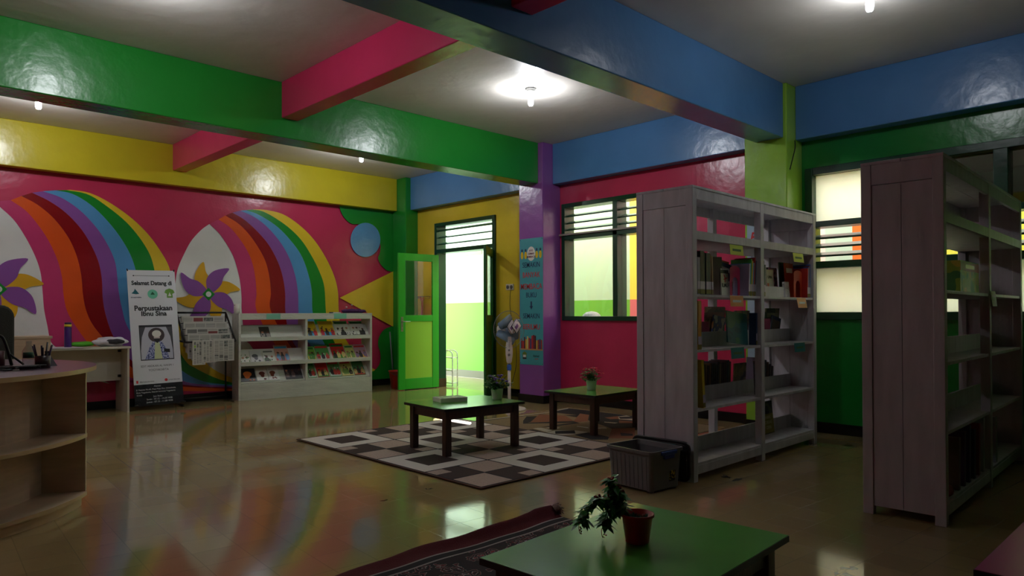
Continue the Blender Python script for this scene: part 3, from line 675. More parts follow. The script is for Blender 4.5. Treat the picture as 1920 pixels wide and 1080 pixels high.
# ------------------------------------------------------------------ standing fan
x, y = floor_pt(955, 768); fx, fy = x, y
r = root('standing_fan', (fx, fy, 0)); tag(r, 'white pedestal fan standing in front of the purple column', 'fan'); FAN = r
FW = mat('fan_white', (222, 216, 214), .35)
MB().lathe([(.001, 0), (.20, 0), (.205, .008), (.19, .022), (.06, .038), (.03, .06), (.001, .062)], 32).build('base', FW, r)
MB().lathe([(.019, .05), (.019, .52)], 14).build('pole', FW, r)
MB().lathe([(.026, .47), (.027, .48), (.027, .53), (.022, .54)], 16).build('height_collar', mat('blue_collar', (50, 96, 176), .4), r)
MB().lathe([(.012, .53), (.012, .56)], 10).build('inner_pole', METALB, r)
b = MB(); b.lathe([(.024, .55), (.036, .575), (.047, .66), (.047, .74), (.036, .82), (.028, .87)], 18); nk = b.build('control_neck', FW, r); nk.scale = (1, .8, 1)
t_ = (-CF.x, -CF.y); ang = math.atan2(t_[1], t_[0])
for z, s_ in ((.71, .012), (.655, .016)): MB().lathe([(s_, 0), (s_*.9, .006)], 12).build('knob', mat('grey_knob', (120, 116, 118), .4), r, (fx*0+t_[0]*.042, t_[1]*.042*.8-.004, z)).rotation_euler = (0, PI/2, ang)
text('brand_letters', 'S\nE\nK\nA\nI', .020, NAVY, r, (t_[0]*.0485, t_[1]*.0485, .775), (PI/2, 0, ang+PI/2), space=.8)
hd = root('fan_head', (0, 0, .955)); hd.parent = r
ax = Vector((-.15, -.986, .04)).normalized(); hd.rotation_mode = 'QUATERNION'; hd.rotation_quaternion = ax.to_track_quat('Z', 'Y')   # local z = blowing direction
MB().lathe([(.001, -.20), (.05, -.195), (.066, -.17), (.07, -.10), (.05, -.055), (.02, -.05)], 20).build('motor_housing', FW, hd)
g = MB(); R_ = .222
for sgn in (1, -1):
    for q in range(56):
        a_ = 2*PI*q/56; c, s_ = math.cos(a_), math.sin(a_)
        g.tube([(.05*c, .05*s_, sgn*.062), (.14*c, .14*s_, sgn*.058), (.20*c, .20*s_, sgn*.034), (R_*c, R_*s_, 0)], .0007, 4)
    g.tube([(.14*math.cos(i*PI/20), .14*math.sin(i*PI/20), sgn*.058) for i in range(40)], .0014, 4, 0, True)
g.tube([(R_*math.cos(i*PI/24), R_*math.sin(i*PI/24), 0) for i in range(48)], .0035, 6, 0, True)
g.build('wire_guard', mat('guard_wire', (130, 130, 126), .4), hd)
bl = mat('blue_grey_blade', (120, 150, 176), .3)
for q in range(3):
    b = MB(); n = 10; vs = []
    for i in range(n+1):
        rr = .035+.155*i/n; wd = (.55+.6*math.sin(PI*min(1, i/n*.9)))
        for sg in (-1, 1): a_ = 2*PI*q/3+sg*wd*.9; vs.append((rr*math.cos(a_), rr*math.sin(a_), sg*.022))
    b.add(vs, [(2*i, 2*i+1, 2*i+3, 2*i+2) for i in range(n)], 0, True); o = b.build('blade', bl, hd); so_ = o.modifiers.new('t', 'SOLIDIFY'); so_.thickness = .002
MB().lathe([(.034, -.03), (.034, .02), (.02, .03)], 18).build('hub', bl, hd)
MB().lathe([(.052, .06), (.052, .067), (.02, .07)], 20).build('guard_badge', FW, hd)
FOIL = mat('crinkled_foil', (226, 222, 228), .28, .35, bump=1, bscale=60); FOILP = mat('purple_print', (150, 110, 168), .3, .3)
hm = Matrix.Translation((fx, fy, .955)) @ ax.to_track_quat('Z', 'Y').to_matrix().to_4x4()
for (a_, z_, nm) in ((-.035, .012, 'left one of the two shiny foil packets hung on the front of the fan'), (.030, .020, 'right one of the two shiny foil packets hung on the front of the fan')):
    c0 = Vector((fx, fy, .955))+ax*(.082 if a_ > 0 else .100)+Rv*(a_+.012)+Vector((0, 0, z_+.02))
    sx_ = ax.cross(Vector((0, 0, 1))).normalized(); sx_ = sx_ if sx_.dot(Rv) > 0 else -sx_; uz_ = Vector((0, 0, 1))
    b = MB(); h_ = .072; n_ = 6; vs = []
    for i in range(n_+1):
        for j in range(n_+1):
            u_, v_ = i/n_*2-1, j/n_*2-1; P = c0+sx_*(u_-v_)*h_*.5+uz_*(u_+v_)*h_*.62
            vs.append(P+ax*(.012*(1-u_*u_)*(1-v_*v_)+.003*random.random()))
    b.add(vs, [(i*(n_+1)+j, (i+1)*(n_+1)+j, (i+1)*(n_+1)+j+1, i*(n_+1)+j+1) for i in range(n_) for j in range(n_)], 0)
    for f_ in range(len(b.m)):
        if (f_ % n_) in (2, 3) and f_//n_ in (1, 2, 3): b.m[f_] = 1
    o = b.build('foil_packet', [FOIL, FOILP]); so_ = o.modifiers.new('t', 'SOLIDIFY'); so_.thickness = .006; so_.offset = -1
    tag(o, nm, 'packet', 'foil packets on the fan')
    ed = [c0+sx_*h_*s1+uz_*h_*1.24*s2 for s1, s2 in ((-1, 0), (0, 1), (1, 0), (0, -1))]
    MB().tube(ed, .004, 6, 0, True).build('dark_edge', METALB, o)
    MB().tube([c0+uz_*h_*.6-ax*.004, c0+uz_*h_*.5-ax*.02], .002, 5).build('hook', METALB, o)

# wall socket with the fan cord
r = root('wall_socket', (XR, 7.12, 1.515)); tag(r, 'cream double wall socket on the yellow wall beside the door', 'socket')
MB().box(-.012, 0, -.075, .075, -.042, .042).build('cover_plate', mat('cream_plastic', (206, 200, 176), .4), r, bevel=.003)
for sg in (-1, 1): o = MB().lathe([(.026, 0), (.026, .006), (.018, .007)], 18).build('outlet', mat('socket_insert', (96, 92, 84), .5), r, (-.012, sg*.036, 0)); o.rotation_euler = (0, -PI/2, 0)
cp = spline([(XR-.02, 7.08, 1.50), (XR-.03, 7.09, 1.40), (XR-.02, 7.10, 1.20), (XR-.06, 6.98, .9), (XR-.25, 6.75, .45), (fx+.22, fy+.30, .03), (fx+.1, fy+.14, .02)], 8)
MB().tube([p-Vector((fx, fy, 0)) for p in cp], .0035, 6).build('power_cord', METALB, FAN)

# ------------------------------------------------------------------ teal reading poster on the purple column
PX = 6.495-.004
r = root('reading_poster', (PX, 6.375, 1.30)); tag(r, 'tall teal reading poster on the purple column', 'poster')
MB().box(0, .003, -.207, .207, -.815, .815).build('sheet', mat('teal_sheet', (66, 158, 166), .4, vary=.05), r)
PR = (PI/2, 0, -PI/2)
def pt(body, z, size, M, y=0, sx=1, bold=.0): return text('lettering', body, size, M, r, (-.0012, y, z), PR, sx=sx, bold=bold)
MB().prism([(-.001, .073*math.cos(i*PI/16), .615+.092*math.sin(i*PI/16)) for i in range(32)], (.0008, 0, 0)).build('white_disc', PAPER, r)
for q, s_ in enumerate(('AYO', 'GEMAR', 'MEMBACA')): text('lettering', s_, .034, mat('maroon_ink', (110, 20, 40), .5), r, (-.0022, 0, .655-.04*q), PR, bold=.0006)
for s_, z, M, sz in (('SEMAKIN', .39, NAVY, .098), ('BANYAK', .26, RED, .10), ('MEMBACA', .11, RED, .104), ('BUKU', .0, NAVY, .092), ('SEMAKIN', -.27, NAVY, .092), ('BERILMU', -.41, RED, .10)): pt(s_, z+.08, sz, M, sx=.80, bold=.0004)
MB().prism([(-.001, y_, z_) for y_, z_ in ((.012, .0), (.012, -.06), (.03, -.06), (0, -.105), (-.03, -.06), (-.012, -.06), (-.012, .0))], (.0008, 0, 0)).build('arrow', NAVY, r)
for q in range(4):
    yy = (.165, .10, -.10, -.165)[q]; b = MB(); b.prism([(-.001, yy+.024*math.cos(i*PI/6), .60+.05*math.sin(i*PI/6)) for i in range(12)], (.0008, 0, 0), 0)
    b.box(-.0014, -.0006, yy-.014, yy+.014, .645, .68, 1); b.build('lamp_drawing', [YEL, NAVY], r)
cols = [(130, 30, 40), (190, 40, 40), (90, 30, 40), (220, 180, 60), (210, 200, 120), (180, 40, 40), (70, 60, 110), (190, 30, 36), (120, 24, 34), (60, 24, 30), (210, 170, 60), (150, 50, 50), (70, 70, 120), (160, 60, 50)]
b = MB(); ms_ = []
for q, c in enumerate(cols):
    y_ = .19-q*.0275; b.box(-.001, -.0002, y_-.025, y_, -.61, -.61+(.13, .10, .15, .12, .16, .14, .13, .17, .18, .17, .11, .12, .13, .12)[q], q); ms_.append(mat('spine_%d' % q, c, .6))
b.build('drawn_books', ms_, r)
MB().box(-.001, -.0002, -.2, .2, -.627, -.61).build('drawn_shelf', mat('tan_print', (190, 140, 90), .6), r)
b = MB(); b.prism([(-.001, y_, z_) for y_, z_ in ((.16, -.72), (.165, -.67), (.125, -.645), (.085, -.67), (.09, -.72))], (.0008, 0, 0), 0); b.box(-.0014, -.0006, .10, .15, -.72, -.69, 1); b.box(-.0014, -.0006, .09, .16, -.745, -.725, 2); b.build('school_emblem', [mat('olive_print', (110, 130, 50), .6), PAPER, BROWNW], r)
text('lettering', 'literasi', .04, mat('teal_ink', (20, 80, 84), .5), r, (-.0012, -.085, -.70), PR, bold=.001)
text('lettering', 'sekolah', .022, RED, r, (-.0012, -.09, -.735), PR)
b = MB()
for sy in (-1, 1):
    for z in (-.8, .8): b.ball((-.003, sy*.195, z), .005, 0, 5)
b.build('pins', METALB, r)
# pale blue poster on the lime column, behind the bookshelf
r = root('pale_poster', (PX, 3.25, 1.32)); tag(r, 'pale blue poster with red letters on the lime column', 'poster')
MB().box(0, .003, -.145, .145, -.72, .72).build('sheet', mat('pale_blue_sheet', (164, 186, 206), .5), r)
text('lettering', 'BACA', .13, RED, r, (-.0012, -.02, .56), PR, bold=.004, shear=.25, sx=.8)
text('lettering', 'BUKU', .09, NAVY, r, (-.0012, 0, .40), PR, bold=.003, sx=.9)
tag(MB().tube(spline([(6.66, 2.985, 2.80), (6.64, 2.975, 2.72), (6.56, 2.97, 2.58), (6.52, 2.972, 2.50)], 6), .005, 6).build('loose_cable', METALB), 'loose black cable sticking out at the top of the lime column', 'cable')

# ------------------------------------------------------------------ white desk and the things on it
r = root('white_desk', (1.60, 9.36, 0)); tag(r, 'white laminate desk against the mural wall', 'desk')
WD = mat('white_laminate', (206, 200, 184), .45, vary=.04); x0, x1 = -.85, .93
MB().box(x0-.01, x1+.01, -.27, .25, .75, .775).build('desktop', WD, r, bevel=.003)
for a in (x0, x1-.022): MB().box(a, a+.022, -.25, .22, 0, .75).build('side_panel', WD, r)
MB().box(x0+.022, x1-.022, .02, .038, .36, .75).build('modesty_panel', WD, r)
b = MB()
for z in (.70, .40): b.box(x1-.055, x1-.022, -.005, .02, z, z+.03)
b.build('brackets', METALB, r)
DZ0 = .775
r = root('drink_bottle', (1.955, 9.36, DZ0)); tag(r, 'purple drinking bottle with a yellow band on the white desk', 'bottle')
MB().lathe([(.001, 0), (.034, 0), (.037, .008), (.037, .225), (.034, .235), (.001, .235)], 20).build('body', mat('purple_bottle', (70, 34, 110), .35), r)
MB().lathe([(.038, .235), (.038, .262)], 20).build('yellow_band', mat('yellow_band', (226, 206, 40), .4), r); MB().lathe([(.034, .262), (.034, .285), (.001, .287)], 20).build('cap', mat('dark_purple_cap', (46, 28, 70), .4), r)
b = MB(); b.ball((0, 0, .03), 1, 0, 18, (.125, .06, .032)); lump(b, (0, 0, .02), .08, 30, 2); o = b.build('green_pouch', mat('green_cloth', (90, 190, 40), .6, bump=.3, bscale=20), None, (2.11, 9.42, DZ0)); tag(o, 'flat bright green pouch lying on the white desk', 'pouch')
b = MB(); b.ball((0, 0, .055), 1, 0, 22, (.185, .10, .056)); lump(b, (0, 0, .05), .11, 34, 1); r = b.build('plastic_bag', mat('white_plastic_bag', (216, 214, 222), .35, bump=.9, bscale=14), None, (2.36, 9.25, DZ0)); tag(r, 'white plastic bag bundle on the end of the desk', 'bag')
b = MB(); b.ball((.03, -.086, .058), 1, 0, 14, (.11, .020, .030)); lump(b, (.03, -.08, .05), .12, 40, 3); b.build('dark_contents', mat('dark_bundle', (44, 40, 46), .7, bump=.5, bscale=40), r)
tag(MB().box(-.20, .12, -.14, .14, 0, .003).build('paper_sheet', mat('lilac_paper', (206, 196, 214), .6), None, (1.93, 9.22, DZ0)), 'pale lilac sheet of paper lying flat on the white desk', 'paper')

# ------------------------------------------------------------------ counter with curved front
CX, CYY = .128, 5.44
r = root('reception_counter', (CX, CYY, 0)); tag(r, 'round-fronted birch reception counter with a plum top at the left', 'counter')
def sector(rad, a0, a1, n=48): return [(rad*math.cos(math.radians(a0+(a1-a0)*i/n)), rad*math.sin(math.radians(a0+(a1-a0)*i/n))) for i in range(n+1)]
A0, A1 = -175, 62
def disc(rad, z0, z1, ms, name, a0=A0, a1=A1, inner=.30):
    b = MB(); o = sector(rad, a0, a1); i_ = sector(inner, a0, a1)[::-1]; n = len(o); pts = o+i_
    vs = [(x, y, z0) for x, y in pts]+[(x, y, z1) for x, y in pts]; k = len(pts)
    fs = [tuple([k+q for q in range(k)]), tuple(range(k))[::-1]]+[(q, (q+1) % k, k+(q+1) % k, k+q) for q in range(k)]
    b.add(vs, fs, 1); b.m[-len(fs)] = 0
    return b.build(name, ms, r)
disc(1.145, .80, .826, [PLUM, BIRCHE], 'countertop')
disc(1.145, .41, .432, [BIRCH, BIRCHE], 'middle_shelf', -175, -30, .8)
disc(1.145, .06, .083, [BIRCH, BIRCHE], 'bottom_shelf', -175, -30, .8)
disc(1.115, 0, .06, [BIRCHE, BIRCHE], 'plinth', -175, -30, 1.07)
def wall_arc(rad, a0, a1, z0, z1, name, M):
    b = MB(); o = sector(rad, a0, a1); i_ = sector(rad-.02, a0, a1); n = len(o); vs = []
    for p, q in zip(o, i_): vs += [(*p, z0), (*p, z1), (*q, z1), (*q, z0)]
    fs = []
    for k in range(n-1):
        for e in range(4): fs.append((4*k+e, 4*k+(e+1) % 4, 4*k+4+(e+1) % 4, 4*k+4+e))
    b.add(vs, fs, 0, False); return b.build(name, M, r)
wall_arc(.90, -175, -30, .083, .80, 'curved_back_panel', BIRCH)
wall_arc(1.05, -30, 62, 0, .80, 'curved_side_panel', BIRCH)
a_ = math.radians(-30); u_ = Vector((math.cos(a_), math.sin(a_), 0)); n_ = Vector((-u_.y, u_.x, 0))
MB().obox(u_*.88, u_*.255, n_*.02, (0, 0, .717)).build('end_panel', BIRCH, r).location = (0, 0, .083)
# office chair behind the counter
r = root('office_chair', (.84, 6.95, 0), PI+.15); tag(r, 'dark office chair back rising behind the counter at the left edge', 'chair')
CHM = mat('dark_olive_fabric', (40, 42, 34), .8, bump=.2, bscale=120)
cp = [(x, z+.97) for x, z in rrect(.46, .52, .10)]
b = MB(); b.prism([(x, .0, z) for x, z in cp], (0, .06, 0)); b.build('backrest', CHM, r, bevel=.02)
MB().prism([(x, y-.26, .42) for x, y in rrect(.46, .44, .08)], (0, 0, .07)).build('seat', CHM, r, bevel=.02)
MB().tube([(0, .02, .45), (0, .09, .5), (0, .08, .75)], .02, 8).build('back_support', METALB, r)
MB().tube([(0, -.24, .06), (0, -.24, .42)], .025, 10).build('gas_column', METALB, r)
for q in range(5):
    a2 = 2*PI*q/5; l_ = MB().tube([(0, -.24, .08), (.24*math.cos(a2), -.24+.24*math.sin(a2), .06)], .016, 6).build('base_leg', METALB, r)
    MB().ball((.24*math.cos(a2), -.24+.24*math.sin(a2), .025), .025, 0, 6).build('caster', METALB, l_)
# wooden cabinet between counter and desk
r = root('wooden_cabinet', (1.41, 8.72, 0)); tag(r, 'beige wooden cabinet standing in front of the white desk', 'cabinet')
MB().box(-.22, .22, -.18, .18, 0, .905).build('body', BIRCH, r)
MB().box(-.235, .235, -.19, .19, .905, .93).build('top', mat('cabinet_top', (196, 178, 150), .45), r, bevel=.003)
MB().box(-.205, .205, -.196, -.18, .03, .89).build('door', BIRCH, r)
CT = .826
def ctop(px, py): x, y = floor_pt(px, py, CT); return (x, y, CT)
r = root('pen_cup', ctop(80, 690)); tag(r, 'dark cup crammed with pens on the plum counter top', 'pen cup')
MB().lathe([(.001, 0), (.04, 0), (.042, .075), (.039, .075), (.037, .006), (.001, .006)], 18).build('cup', mat('smoky_cup', (60, 50, 44), .3), r)
rnd = random.Random(9)
for q in range(9):
    a2 = rnd.uniform(0, 2*PI); MB().tube([(.02*math.cos(a2), .02*math.sin(a2), .01), (.05*math.cos(a2), .05*math.sin(a2), rnd.uniform(.12, .16))], .005, 6).build('pen', mat('pen_%d' % (q % 3), ((40, 30, 66), (22, 22, 26), (70, 34, 60))[q % 3], .4), r)
r = root('glass_jar', ctop(54, 688)); tag(r, 'clear glass bottle half filled with something green on the counter top', 'jar')
MB().lathe([(.001, 0), (.034, 0), (.036, .01), (.036, .10), (.016, .135), (.016, .16), (.014, .16), (.014, .134), (.033, .099), (.033, .006), (.001, .005)], 20).build('glass', CLEARP, r)
MB().lathe([(.001, .056), (.031, .056), (.031, .09), (.001, .092)], 16).build('green_filling', mat('green_filling', (30, 96, 60), .5), r)
r = root('desk_wedge', ctop(88, 686)); tag(r, 'small grey pyramid-shaped holder at the edge of the counter top', 'holder')
MB().add([(-.05, -.035, 0), (.05, -.035, 0), (.05, .035, 0), (-.05, .035, 0), (.008, 0, .085), (-.008, 0, .085)], [(0, 3, 2, 1), (0, 1, 4, 5), (2, 3, 5, 4), (1, 2, 4), (3, 0, 5)]).build('wedge', mat('grey_felt', (84, 82, 84), .6), r)
MB().box(-.012, .012, -.006, .006, .083, .094).build('clip', METALB, r)
r = root('cable_bundle', ctop(30, 694)); tag(r, 'tangle of black cables lying on the counter top', 'cables')
rnd = random.Random(4)
for q in range(5):
    P = [(rnd.uniform(-.14, .14), rnd.uniform(-.08, .08), .008+.004*q) for _ in range(6)]
    MB().tube(spline(P, 6), .005, 6).build('cable', METALB, r)
r = root('phone_holder', ctop(22, 688)); tag(r, 'black bent-arm holder standing among the cables on the counter top', 'holder')
MB().lathe([(.001, 0), (.05, 0), (.05, .01), (.001, .012)], 18).build('foot', METALB, r)
MB().tube(spline([(0, 0, .01), (-.02, 0, .10), (-.045, 0, .18), (-.075, 0, .20)], 6), .009, 8).build('arm', METALB, r)
MB().tube([(-.01, 0, .08), (.06, -.01, .012)], .007, 6).build('strut', METALB, r)
MB().lathe([(.001, 0), (.028, 0), (.028, .10), (.001, .10)], 14).build('red_sleeve', mat('dark_red_sleeve', (74, 24, 30), .5), r, (-.06, .02, 0))

# ------------------------------------------------------------------ welcome banner
TL = ray(233, 505); TL = TL*(9.42/TL.y); TR = ray(326, 509); TR = TR*(9.40/TR.y); BL_ = ray(258, 764); BL_ = BL_*(9.13/BL_.y); BR_ = ray(346, 753); BR_ = BR_*(9.11/BR_.y)
cen = (TL+TR+BL_+BR_)/4+Vector((0, 0, EYE)); ex = ((TR-TL)+(BR_-BL_)).normalized(); ez = ((TL-BL_)+(TR-BR_)).normalized(); ey = ez.cross(ex).normalized(); ez = ex.cross(ey)
Wb = ((TR-TL).length+(BR_-BL_).length)/2; Hb = ((TL-BL_).length+(TR-BR_).length)/2
r = root('welcome_banner'); mm = Matrix.Identity(4)
for i in range(3): mm[i][0] = ex[i]; mm[i][1] = ey[i]; mm[i][2] = ez[i]
mm.translation = cen; r.matrix_world = mm; tag(r, 'white upright welcome banner on a stand beside the desk', 'banner')
def bu(u, v): return (-Wb/2+u*Wb, Hb/2-v*Hb)        # u across, v down
BAN = mat('glossy_banner', (216, 218, 222), .2, bump=.3, bscale=5)
MB().box(-Wb/2, Wb/2, 0, .002, Hb/2-.845*Hb, Hb/2).build('printed_sheet', BAN, r)
MB().box(-Wb/2, Wb/2, 0, .002, -Hb/2, Hb/2-.845*Hb).build('black_panel', mat('banner_black', (20, 20, 22), .2, bump=.3, bscale=5), r)
def bt(s_, u, v, size, M=INK, sx=1, bold=0, al='CENTER'):
    x, z = bu(u, v); return text('lettering', s_, size, M, r, (x, -.0008, z), (PI/2, 0, 0), al, bold, sx)
def bbox(u0, u1, v0, v1, M, name, y=-.0008):
    x0, z1 = bu(u0, v0); x1, z0 = bu(u1, v1); return MB().box(x0, x1, y, y+.0006, z0, z1).build(name, M, r)
WI = mat('white_ink', (210, 210, 210), .5); GI = mat('grey_ink', (70, 70, 74), .5)
bt('Selamat Datang di', .5, .098, .072, sx=.88, bold=.0024)
bbox(.14, .86, .040, .0425, INK, 'arrow_line')
for u in (.13, .87): x, z = bu(u, .0412); MB().prism([(x+.008*math.cos(i), -.0008, z+.008*math.sin(i)) for i in [q*PI/6 for q in range(12)]], (0, .0006, 0)).build('arrow_tip', INK, r)
x, z = bu(.5, .18)
MB().prism([(x+.058*math.cos(q*PI/16), -.0008, z+.058*math.sin(q*PI/16)) for q in range(32)], (0, .0006, 0)).build('round_logo', mat('mint_logo', (104, 196, 160), .5), r)
MB().prism([(x+a, -.0014, z+c) for a, c in ((-.022, .0), (0, .03), (.022, 0), (.022, -.008), (-.022, -.008))], (0, .0005, 0)).build('logo_mark', mat('dark_green_ink', (20, 90, 60), .5), r)
x, z = bu(.86, .178)
MB().prism([(x+a, -.0008, z+c) for a, c in ((-.035, -.05), (.035, -.05), (.032, .0), (.06, .015), (.045, .05), (0, .068), (-.045, .05), (-.06, .015), (-.032, .0))], (0, .0006, 0)).build('green_crest', mat('crest_green', (110, 160, 60), .5), r)
MB().prism([(x+a, -.0014, z+c) for a, c in ((-.02, -.03), (.02, -.03), (0, .02))], (0, .0005, 0)).build('crest_mark', PAPER, r)
x, z = bu(.16, .175)
MB().prism([(x+a, -.0008, z+c) for a, c in ((-.05, .0), (-.02, .03), (-.01, .06), (.035, -.005), (.0, -.01))], (0, .0006, 0)).build('leaf_logo', mat('teal_logo', (20, 100, 110), .5), r)
bt('SIT INDONESIA', .16, .205, .017, NAVY, bold=.0004)
bt('Perpustakaan', .5, .287, .088, sx=.92, bold=.0028); bt('Ibnu Sina', .5, .328, .080, sx=1.0, bold=.0028)
bbox(.17, .86, .412, .428, INK, 'window_bar'); bbox(.17, .185, .428, .672, INK, 'frame_line'); bbox(.845, .86, .428, .672, INK, 'frame_line'); bbox(.17, .86, .665, .672, INK, 'frame_line')
bbox(.185, .845, .428, .665, mat('print_lilac_grey', (186, 188, 200), .4), 'picture_ground', -.0006)
def bpoly(pts, M, name, y=-.0012): MB().prism([(*bu(u, v)[:1], y, bu(u, v)[1]) for u, v in pts], (0, .0005, 0)).build(name, M, r)
def bell(u, v, ru, rv, n=20): return [(u+ru*math.cos(2*PI*q/n), v+rv*math.sin(2*PI*q/n)) for q in range(n)]
bpoly([(.185, .428), (.30, .428), (.22, .50), (.185, .60)], GI, 'drawn_curtain'); bpoly([(.845, .428), (.73, .428), (.81, .50), (.845, .60)], GI, 'drawn_curtain')
bpoly(bell(.52, .487, .17, .054), mat('halo_brown', (66, 52, 54), .5), 'drawn_halo', -.0014)
ROBE = cover((120, 130, 180), (40, 46, 100), (190, 196, 220), 60, 8)
bpoly([(.44, .535), (.62, .535), (.72, .60), (.76, .665), (.26, .665), (.36, .58)], ROBE, 'drawn_robe', -.0017)
bpoly([(.48, .54), (.57, .54), (.62, .665), (.45, .665)], mat('print_pale_green', (196, 206, 160), .5), 'drawn_tunic', -.0020)
bpoly(bell(.525, .507, .062, .032), mat('print_skin', (200, 186, 180), .5), 'drawn_face', -.0023)
bpoly([(.46, .513), (.59, .513), (.57, .535), (.53, .548), (.48, .535)], INK, 'drawn_beard', -.0026)
bpoly(bell(.525, .478, .095, .026), PAPER, 'drawn_turban', -.0029)
bpoly([(.66, .59), (.78, .595), (.78, .62), (.66, .615)], INK, 'drawn_book', -.0029)
bt('SDIT ARDKAN AL HAKIM 1', .5, .715, .036, GI, sx=.86); bt('YOGYAKARTA', .52, .745, .038, GI, sx=.9)
bbox(.05, .09, .815, .835, RED, 'red_icon'); bt('@perpus.ibnusina', .12, .826, .022, GI, al='LEFT')
x, z = bu(.66, .822); MB().prism([(x+.018*math.cos(q*PI/8), -.0008, z+.018*math.sin(q*PI/8)) for q in range(16)], (0, .0006, 0)).build('red_icon', RED, r); bt('perpus ibnu sina', .71, .822, .022, GI, al='LEFT', sx=.9)
bt('Alamat:', .47, .862, .026, WI); bt('Jl. Veteran No.65, Muja Muju, Kec. Umbulharjo,', .04, .883, .024, WI, al='LEFT', sx=.96); bt('Kota Yogyakarta, Daerah Istimewa Yogyakarta', .04, .903, .024, WI, al='LEFT', sx=.96); bt('55165', .04, .922, .024, WI, al='LEFT')
bt('Jam Buka:', .47, .935, .026, WI); bt('Senin : 07.15 - 14.30 WIB', .5, .955, .028, WI); bt('Jumat : 07.15 - 11.00 WIB', .5, .975, .028, WI)
for sg in (-1, 1):
    MB().tube([(sg*(Wb/2-.01), -.004, Hb/2-.012), (sg*(Wb/2-.005), .0, Hb/2+.012), (sg*(Wb/2-.01), .015, Hb/2+.005)], .007, 6).build('corner_hook', METALB, r)
    MB().tube([(sg*(Wb/2-.01), .015, Hb/2+.005), (0, .045, -.1), (-sg*(Wb/2-.04), .02, -Hb/2+.02)], .006, 6).build('stand_pole', METALB, r)
    MB().tube([(sg*(Wb/2-.05), .02, -Hb/2+.02), (sg*(Wb/2+.01), -.03, -Hb/2+.008)], .008, 6).build('stand_foot', METALB, r)
MB().tube([(0, .045, -.1), (0, .16, -.36), (0, .22, -.60)], .006, 6).build('rear_strut', METALB, r)

# ------------------------------------------------------------------ newspaper rack and newspapers
RX0, RX1 = 3.17, 3.80
r = root('newspaper_rack', ((RX0+RX1)/2, 9.30, 0)); tag(r, 'black metal newspaper rack between the banner and the magazine shelf', 'rack')
hx = (RX1-RX0)/2; A_ = Vector((0, .16, 1.17)); B_ = Vector((0, -.16, .80))
bar = lambda P, nm, rad=.011: MB().tube(P, rad, 6).build(nm, METALB, r)
for sg in (-1, 1):
    bar([(sg*hx, .16, .012), (sg*hx, .16, 1.17)], 'leg'); bar([(sg*hx, .16, 1.17), (sg*hx, -.16, .80)], 'side_arm', .013)
    bar([(sg*hx, .20, .012), (sg*hx, -.10, .012)], 'foot', .012)
    bar([(sg*hx, .16, .82), (sg*hx, -.16, .80)], 'brace')
bar([(-hx, .16, 1.17), (hx, .16, 1.17)], 'top_bar', .014); bar([(-hx, -.16, .80), (hx, -.16, .80)], 'front_bar', .014); bar([(-hx, .16, .06), (hx, .16, .06)], 'bottom_bar')
NP = [cover((150, 148, 142), (60, 58, 56), (196, 192, 184), 30, q) for q in range(4)]
REDN = mat('red_headline', (140, 70, 70), .7); PHOTO = [cover((104, 110, 106), (76, 80, 80), (140, 136, 130), 40, q+9) for q in range(3)]; LIMEN = mat('lime_masthead', (150, 190, 60), .7)
def newspaper(xc, yc, zt, w_, drop, label, style, g=.012):
    o = root('newspaper', (xc, yc, zt)); tag(o, label, 'newspaper', 'newspapers on the rack')
    b = MB(); b.box(-w_/2, w_/2, -g, .004-g, -drop, .008, 0).box(-w_/2, w_/2, g-.004, g, -drop*.8, .008, 0).box(-w_/2, w_/2, -g, g, .008, .012, 0)
    b.build('sheets', [PAPERG], o)
    b = MB(); rnd = random.Random(style); y = -g-.0008
    for cx in range(4):
        xa = -w_/2+.02+cx*(w_-.03)/4; xb_ = xa+(w_-.03)/4-.012; z = -.008
        while z > -drop+.02:
            k_ = rnd.random(); hgt = rnd.uniform(.012, .05)
            hgt = min(hgt, z+drop-.01)
            b.box(xa, xb_, y, y+.0005, z-hgt, z, 0 if k_ < .45 else 1 if k_ < .6 else 2 if k_ < .85 else 3 if k_ < .93 else 4); z -= hgt+.007
    b.build('print', [mat('text_grey', (164, 162, 156), .8), PHOTO[style % 3], mat('text_light', (172, 170, 162), .8), REDN if style < 9 else LIMEN, mat('text_dark', (118, 116, 112), .8)], o)
    return o
names = ['topmost newspaper on the black rack, right under the top bar', 'second newspaper from the top on the black rack', 'third newspaper from the top on the black rack', 'lowest rung newspaper on the black rack, just above the front bar']
for q in range(4):
    p = A_.lerp(B_, .17+.20*q); newspaper((RX0+RX1)/2+.004*q, 9.30+p.y, p.z+.005, .55-.0*q, .30, names[q], q)
    MB().tube([(-hx, p.y, p.z), (hx, p.y, p.z)], .005, 6).build('rod', METALB, r)
newspaper(3.33, 9.139, .808, .16, .295, 'newspaper hanging at the left below the front bar of the rack', 11, .020)
newspaper(3.455, 9.139, .8125, .18, .275, 'newspaper hanging in the middle below the front bar of the rack', 12, .025)
newspaper(3.635, 9.139, .817, .27, .27, 'wide newspaper hanging at the right below the front bar of the rack', 13, .030)

